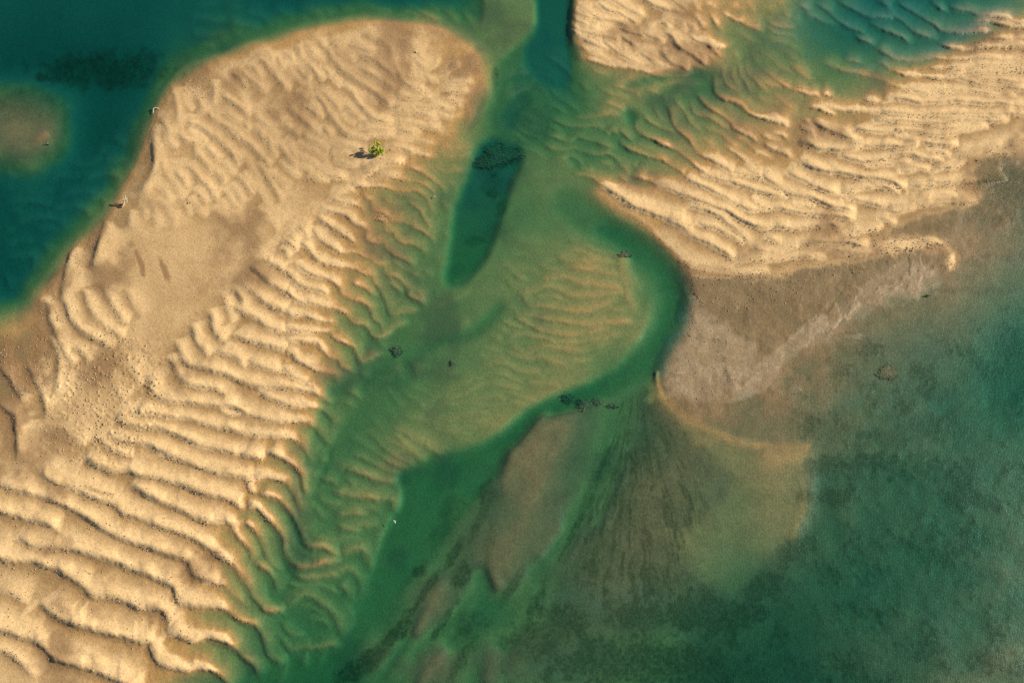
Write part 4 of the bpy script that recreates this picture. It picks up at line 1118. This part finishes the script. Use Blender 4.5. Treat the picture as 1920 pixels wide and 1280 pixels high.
# ------------------------------------------------------------------ the lone mangrove
base = at(706, 290.5)
tree = tag(empty("mangrove_tree", base), "lone bushy mangrove with yellow-green leaves on the rippled sandbar", "tree")
g0 = base.z
clumps = [(714, 280, .95, .30), (718, 282, .85, .27), (716.5, 285.5, .7, .25), (708, 289, .55, .27), (712, 287, .65, .28), (708, 280, 1.1, .26), (702, 276, 1.15, .28),
          (698, 278.5, 1.05, .2), (694.5, 285, .7, .24), (698, 286, .65, .22), (692.5, 281, .95, .18), (693.5, 273.7, 1.3, .17), (708.7, 268.6, 1.45, .26), (711, 270, 1.35, .22),
          (708, 272.8, 1.25, .19), (703, 265.6, 1.0, .18), (704, 291, .45, .22), (704, 284, .85, .22), (719.5, 280, .9, .18), (703, 270, .95, .12), (700, 283, .8, .18)]
tb = bmesh.new()
tube(tb, bend(Vector((0, 0, -.15)), Vector((.05, .1, .42)), 4, .05), [.12, .10, .085, .075, .07], 9)
for a_ in range(5):                      # stilt roots
    an = a_ * 1.257 + .4
    tube(tb, [Vector((0, 0, .25)), Vector((math.cos(an) * .16, math.sin(an) * .16, .17)), Vector((math.cos(an) * .3, math.sin(an) * .3, -.1))], [.03, .028, .02], 5)
obj("trunk", tb, M_bark, tree)
fork = Vector((.05, .1, .40))
leafb = bmesh.new()
mains = []
for (u, v, h, r) in clumps:
    p = at(u, v, g0 + h) - base
    bb = bmesh.new(); tube(bb, bend(fork, p, 5, .05), [.045, .038, .03, .024, .018, .01], 6)
    mains.append((h, bb))
    for k in range(int(5200 * (1.15 * r) ** 2) + 60):
        d = Vector((random.gauss(0, 1), random.gauss(0, 1), random.gauss(0, .75)))
        d = d.normalized() * r * 1.02 * random.random() ** .45
        c_ = p + d; s_ = random.uniform(.035, .062)
        n_ = (d.normalized() + Vector((random.uniform(-1, 1), random.uniform(-1, 1), random.uniform(0, 1.4)))).normalized()
        a = n_.orthogonal().normalized(); a.rotate(Matrix.Rotation(random.uniform(0, 6.28), 3, n_)); b_ = n_.cross(a)
        q_ = [leafb.verts.new(c_ + a * s_ * 1.5), leafb.verts.new(c_ + b_ * s_ * .6 + n_ * .01), leafb.verts.new(c_ - a * s_ * 1.5), leafb.verts.new(c_ - b_ * s_ * .6 + n_ * .01)]
        leafb.faces.new(q_)
for h, bb in mains: obj("branch", bb, M_bark, tree)
obj("crown", leafb, M_leaf, tree, smooth=False)

# ------------------------------------------------------------------ driftwood
bs = at(229, 388)
dw = tag(empty("driftwood", bs), "bleached driftwood snag with forked white branches on the west shore of the sandbar", "driftwood")
def P(u, v, h): return at(u, v, bs.z + h) - bs
bb = bmesh.new(); tube(bb, [P(227.5, 389.5, .0), P(229.5, 387.5, .16), P(231.5, 384, .32), P(232.8, 380.5, .45), P(234.5, 377.5, .6)], [.13, .14, .12, .10, .07], 8)
obj("trunk", bb, M_log, dw)
for q_ in ([(234.5, 377.5, .6), (236, 375.5, .72), (238.3, 373.5, .8), (238, 371, .9)], [(234.5, 377.5, .6), (233, 375, .7), (232, 372, .8), (233, 369.5, .85)],
           [(235.5, 376, .66), (235.8, 373, .8), (235.6, 369, .95), (236.2, 366.5, 1.05)], [(233.5, 379, .5), (231, 377, .5), (229.8, 375.5, .55)], [(236, 375.5, .7), (238, 376.5, .7), (239, 379, .6)]):
    bb = bmesh.new(); tube(bb, [P(*z_) for z_ in q_], [.05, .042, .035, .02][:len(q_)], 6); obj("branch", bb, M_dead, dw)
bb = bmesh.new(); tube(bb, [P(231.5, 383, .2), P(226, 383.8, .12), P(219, 383, .10), P(214, 382, .05)], [.09, .10, .09, .04], 7); obj("shadow_limb", bb, M_dark, dw)  # dark strip standing in for the snag's cast shadow
bb = bmesh.new(); tube(bb, [P(219, 383, .1), P(215.5, 380.5, .15), P(213.5, 378.5, .1)], [.05, .035, .015], 6); obj("shadow_limb", bb, M_dark, dw)  # fork of the same added shadow strip

bs = at(89.5, 270, -.05)
sn = tag(empty("dead_branch", bs), "small dead branch poking out of the water by the tiny sand islet", "driftwood")
for k, q_ in enumerate(([(90, 271, -.35), (89.5, 269, .1), (89.8, 266, .38)], [(90, 271, -.3), (88.5, 269.5, .12), (87.5, 268, .25)], [(90.5, 271, -.3), (92, 270, .05), (93.5, 268.5, .15)])):
    bb = bmesh.new(); pp = [at(u, v, h) - bs for u, v, h in q_]; tube(bb, pp, [.07, .06, .035], 6); obj("branch", bb, M_dead if k == 0 else M_dark, sn)

bs = at(291, 205)
bl = tag(empty("bleached_wood", bs), "small pale bleached wood piece at the water's edge on the sandbar's north-west tip", "driftwood")
bb = bmesh.new(); tube(bb, [P2 - bs for P2 in (at(286.5, 208) + Vector((0, 0, .06)), at(288, 205) + Vector((0, 0, .12)), at(291, 203.4) + Vector((0, 0, .12)), at(295, 203.6) + Vector((0, 0, .08)), at(298, 205) + Vector((0, 0, .04)))], [.05, .10, .11, .09, .03], 8)
obj("stem", bb, M_dead, bl)
bb = bmesh.new(); tube(bb, [at(288, 205) + Vector((0, 0, .1)) - bs, at(287.6, 211) + Vector((0, 0, .1)) - bs, at(287.2, 214) + Vector((0, 0, .05)) - bs], [.05, .04, .02], 6)
obj("twig", bb, M_dead, bl)

# ------------------------------------------------------------------ sea birds
def bird(u, v, label, h=.0, rz=0., size=1., spread=True):
    g = max(ground_z(u, v), 0) + h
    r = tag(empty("seabird", at(u, v, g)), label, "bird"); r.rotation_euler = (0, 0, rz)
    k = .5 * size
    bm = bmesh.new()
    tube(bm, [Vector((x * k, 0, (.16 + z) * k)) for x, z in ((-.42, .06), (-.3, .03), (-.1, 0), (.12, .01), (.27, .08), (.36, .16), (.44, .19), (.5, .18))], [q_ * k for q_ in (.015, .06, .13, .14, .09, .065, .075, .03)], 10)
    obj("body", bm, M_white, r)
    for s in (-1, 1):
        bm = bmesh.new()
        pts = ([(.2, .1, .2), (.16, .45, .28), (.02, .85, .24), (-.12, .86, .24), (-.02, .45, .27), (-.12, .1, .19)] if spread else [(.2, .1, .2), (.05, .16, .22), (-.4, .08, .2), (-.42, .04, .17), (-.1, .1, .12), (.1, .1, .14)])
        a = [bm.verts.new((x * k, s * y * k, z * k)) for x, y, z in pts]; b_ = [bm.verts.new((x * k, s * y * k, (z - .03) * k)) for x, y, z in pts]
        f = (lambda L_: bm.faces.new(L_ if s > 0 else L_[::-1])); f(a[::-1]); f(b_)
        for i in range(6): f([a[i], a[(i + 1) % 6], b_[(i + 1) % 6], b_[i]])
        obj("wing", bm, M_grey if not spread else M_white, r, smooth=False)
    bm = bmesh.new(); tube(bm, [Vector((.49 * k, 0, .34 * k)), Vector((.60 * k, 0, .32 * k))], [.022 * k, .006 * k], 6); obj("beak", bm, M_beak, r)
bird(740.2, 977.5, "tiny white seabird flying low over the dark green lower channel", .3, .6, .7)
bird(781, 98, "white seabird standing on the sand near the top of the large sandbar", .0, 2.2, 1., False)
bird(815, 369, "white seabird standing on a shallow sand ripple east of the mangrove", .0, -.6, 1., False)

# ------------------------------------------------------------------ seedling and seagrass
bs = at(1738, 555)
sd_ = tag(empty("seedling", bs), "tiny green plant growing on the grey mud at the right", "plant")
bm = bmesh.new(); bm2 = bmesh.new()
for k in range(26):
    a_ = random.uniform(0, 6.28); L_ = random.uniform(.1, .45); tip = Vector((math.cos(a_) * L_, math.sin(a_) * L_ * .7, random.uniform(.08, .3)))
    tube(bm2, [Vector((0, 0, -.03)), tip * .6, tip], [.012, .009, .005], 4)
    for j in range(9):
        c_ = tip * random.uniform(.5, 1.05) + Vector((random.gauss(0, .03), random.gauss(0, .03), 0)); s_ = .035
        a = Vector((random.uniform(-1, 1), random.uniform(-1, 1), random.uniform(-.3, .6))).normalized(); b_ = a.orthogonal().normalized()
        bm.faces.new([bm.verts.new(c_ + a * s_ * 1.6), bm.verts.new(c_ + b_ * s_ * .7), bm.verts.new(c_ - a * s_ * 1.6), bm.verts.new(c_ - b_ * s_ * .7)])
M_seed = simple_mat("seedling_leaf", (.09, .13, .01), (.17, .22, .03), 6)
obj("stem", bm2, M_bark, sd_); obj("leaves", bm, M_seed, sd_, smooth=False)

def seagrass(u, v, ru, rv, n, label, group=None):
    """a submerged clump: a low holdfast mat with blades standing on it"""
    c0 = at(u, v); top = -.015
    r = tag(empty("seagrass_clump", c0), label, "seagrass", group)
    bm = bmesh.new(); mat_ = bmesh.new()
    N = 28; ring0 = []; ctr = mat_.verts.new((0, 0, min(.08, max(top - c0.z, .01))))
    prof = [(.45, .045), (.8, .03), (1.0, -.05)]; rings = []
    wob = [1 + .25 * math.sin(3 * k * 6.283 / N + u) + .15 * math.sin(7 * k * 6.283 / N + v) + random.uniform(-.08, .08) for k in range(N)]
    for f_, hh in prof:
        rg = []
        for k in range(N):
            a_ = 6.2832 * k / N
            p = at(u + math.cos(a_) * ru * f_ * wob[k], v + math.sin(a_) * rv * f_ * wob[k])
            z = min(p.z + hh, top)
            rg.append(mat_.verts.new(Vector((p.x, p.y, z)) - c0))
        rings.append(rg)
    for k in range(N): mat_.faces.new((ctr, rings[0][(k + 1) % N], rings[0][k]))
    for a, b_ in zip(rings[:-1], rings[1:]):
        for k in range(N): mat_.faces.new((a[k], a[(k + 1) % N], b_[(k + 1) % N], b_[k]))
    bmesh.ops.recalc_face_normals(mat_, faces=mat_.faces)
    obj("root_mat", mat_, M_grass, r)
    for k in range(n):
        a_ = random.uniform(0, 6.28); f_ = random.random() ** .55 * 1.15 * wob[int(a_ / 6.2832 * N) % N]
        p = at(u + math.cos(a_) * ru * f_, v + math.sin(a_) * rv * f_)
        hh = min(random.uniform(.10, .26), max(top - p.z, .02)); L_ = random.uniform(.1, .3)
        d = Vector((-1 + random.uniform(-.5, .5), -.6 + random.uniform(-.7, .7), 0)).normalized(); s = Vector((-d.y, d.x, 0)) * .022
        p = p - c0
        q_ = [p - s, p + s, p + s + Vector((0, 0, hh * .7)) + d * L_ * .3, p - s + Vector((0, 0, hh * .7)) + d * L_ * .3, p + Vector((0, 0, hh)) + d * L_]
        vs = [bm.verts.new(x) for x in q_]; bm.faces.new(vs[:4]); bm.faces.new((vs[3], vs[2], vs[4]))
    obj("blades", bm, M_grass, r, smooth=False)
gp = "seagrass clumps under the water"
for a_ in ((1066, 746, 12, 8, 220, "round brown seagrass clump, left one of the row above the delta channel"),
           (1096, 757, 14, 9, 260, "largest brown seagrass clump, second of the row above the delta channel"),
           (1121, 753, 9, 6, 130, "small faint seagrass clump, third of the row above the delta channel"),
           (1150, 760, 9, 4, 160, "thin faint seagrass clump at the right end of the row above the delta channel"),
           (1175, 476, 10, 5, 420, "isolated dark oval seagrass clump in the green channel bend by the right sandbar"),
           (745, 657, 8, 8, 330, "dark wedge of seagrass where the small channel meets the left sandbar"),
           (850, 680, 4, 4, 120, "tiny dark seagrass tuft alone on the central green shoal"),
           (1490, 728, 12, 10, 480, "dark triangular seagrass clump right of the pale mud tongue"),
           (1665, 698, 16, 12, 700, "dark round seagrass clump in the murky shallows at the right"),
           (1600, 631, 22, 6, 800, "long low brown seagrass strip just below the cracked mud plates"),
           (938, 290, 34, 20, 1000, "big dark seagrass bed at the head of the deep scoured pool"),
           (905, 306, 15, 10, 700, "dark seagrass bed on the left shoulder of the deep scoured pool")):
    seagrass(*a_, group=gp)

# ------------------------------------------------------------------ pebbles
protos = []
for k in range(7):
    bm = bmesh.new(); bmesh.ops.create_icosphere(bm, subdivisions=1, radius=.5)
    sx, sy = random.uniform(.8, 1.2), random.uniform(.75, 1.1)
    for v_ in bm.verts: v_.co = Vector((v_.co.x * sx, v_.co.y * sy, v_.co.z * .72)) * random.uniform(.82, 1.15)
    d = bpy.data.meshes.new("pebble"); bm.to_mesh(d); bm.free(); d.materials.append(M_peb if k < 3 else M_peb2)
    protos.append(d)
spots = []
rnd = random.Random(5)
dens = {'T': .6, 'X': .6, 'P': .5, 'S': .45, 'D': .42, 'G': .5, 'C': .6, 'R': .10, 'B': .25, 'Q': .14, 'A': .1, 'F': .3}
for sh, line, _a, _l in LINES:
    if sh not in dens: continue
    seg = np.hypot(*(line[1:] - line[:-1]).T)
    for (a, b_, L_) in zip(line[:-1], line[1:], seg):
        for _ in range(max(1, int(L_ * 1.6))):
            mid = (a + b_) / 2
            den_ = dens[sh] * float(np.clip(.5 + 2.4 * fbm(mid[0] / 26, mid[1] / 26, 201, 3), .05, 1.4))
            if rnd.random() < den_ * L_ / max(1, int(L_ * 1.6)) * .75:
                t_ = rnd.random(); p = a + (b_ - a) * t_
                nx, ny = -(b_ - a)[1] / (L_ + 1e-6), (b_ - a)[0] / (L_ + 1e-6)
                o_ = abs(rnd.gauss(1.5, 5)) if rnd.random() < .8 else -rnd.uniform(0, 16)
                spots.append((p[0] + nx * o_, p[1] + ny * o_, rnd.uniform(.07, .2)))
for (u, v, ru, rv, n, s0, s1) in ((215, 730, 90, 110, 260, .1, .3), (150, 800, 80, 70, 90, .1, .26), (50, 680, 60, 70, 170, .08, .22), (1400, 540, 120, 40, 160, .08, .24), (1330, 590, 60, 60, 60, .08, .22),
                                (1560, 500, 120, 24, 90, .08, .2), (1700, 455, 90, 18, 120, .08, .22), (1840, 340, 60, 40, 90, .08, .2), (155, 470, 26, 50, 90, .08, .2), (380, 165, 40, 22, 150, .08, .2), (110, 580, 40, 30, 90, .08, .2),
                                (900, 170, 25, 50, 50, .08, .18), (700, 110, 160, 50, 120, .07, .16), (500, 300, 200, 140, 200, .06, .15), (420, 500, 120, 70, 160, .06, .16), (1700, 300, 200, 100, 160, .07, .18),
                                (1820, 120, 110, 60, 240, .08, .2), (200, 1080, 200, 160, 200, .07, .2), (1320, 700, 70, 50, 70, .07, .2), (300, 230, 25, 60, 50, .08, .2), (100, 1000, 140, 200, 120, .07, .24)):
    for _ in range(n):
        a_ = rnd.uniform(0, 6.283); f_ = math.sqrt(rnd.random()); spots.append((u + math.cos(a_) * ru * f_, v + math.sin(a_) * rv * f_, rnd.uniform(s0, s1), u == 215 or u == 150))
spots.append((718, 291, .30)); spots.append((714.2, 297.5, .26)); spots.append((353, 381, .34)); spots.append((357, 380, .26))
spots = [s for s in spots if -20 < s[0] < 1940 and -20 < s[1] < 1300 and ground_z(s[0], s[1]) > -.05]
spots.sort(key=lambda s: -s[2])
inside = [s for s in spots if 4 < s[0] < 1916 and 4 < s[1] < 1276]
print('pebbles', len(spots))
first = True; taken = set()
for i, s in enumerate(inside[:300]):
    taken.add(id(s))
    o = bpy.data.objects.new("pebble", protos[3 + i % 4 if len(s) > 3 and s[3] else i % 7]); C.objects.link(o)
    p = at(s[0], s[1]); o.location = p + Vector((0, 0, s[2] * .12)); o.scale = (s[2],) * 3; o.rotation_euler = (0, 0, rnd.uniform(0, 6.28))
    tag(o, "small rounded pebble resting on the rippled sand", "pebble", "pebbles scattered over the sandbars")
vs, fs, mi = [], [], []
pv = [np.array([v_.co[:] for v_ in d.vertices]) for d in protos]; pf = [[tuple(p.vertices) for p in d.polygons] for d in protos]
for i, s in enumerate(spots):
    if id(s) in taken: continue
    k = rnd.randrange(3 if len(s) > 3 and s[3] else 0, 7); p = at(s[0], s[1]); a_ = rnd.uniform(0, 6.28); c_, s_ = math.cos(a_), math.sin(a_)
    co = pv[k] * s[2]; co = np.stack([co[:, 0] * c_ - co[:, 1] * s_ + p.x, co[:, 0] * s_ + co[:, 1] * c_ + p.y, co[:, 2] + p.z + s[2] * .12], 1)
    b0 = len(vs); vs.extend(map(tuple, co)); fs.extend(tuple(b0 + q_ for q_ in f) for f in pf[k]); mi.extend([0 if k < 3 else 1] * len(pf[k]))
d = bpy.data.meshes.new("pebbles"); d.from_pydata(vs, [], fs); d.materials.append(M_peb); d.materials.append(M_peb2); d.polygons.foreach_set('material_index', mi); d.update()
o = bpy.data.objects.new("gravel", d); C.objects.link(o)
tag(o, "fine gravel and burrow lumps strewn along the ripple troughs", "gravel", None, "stuff")
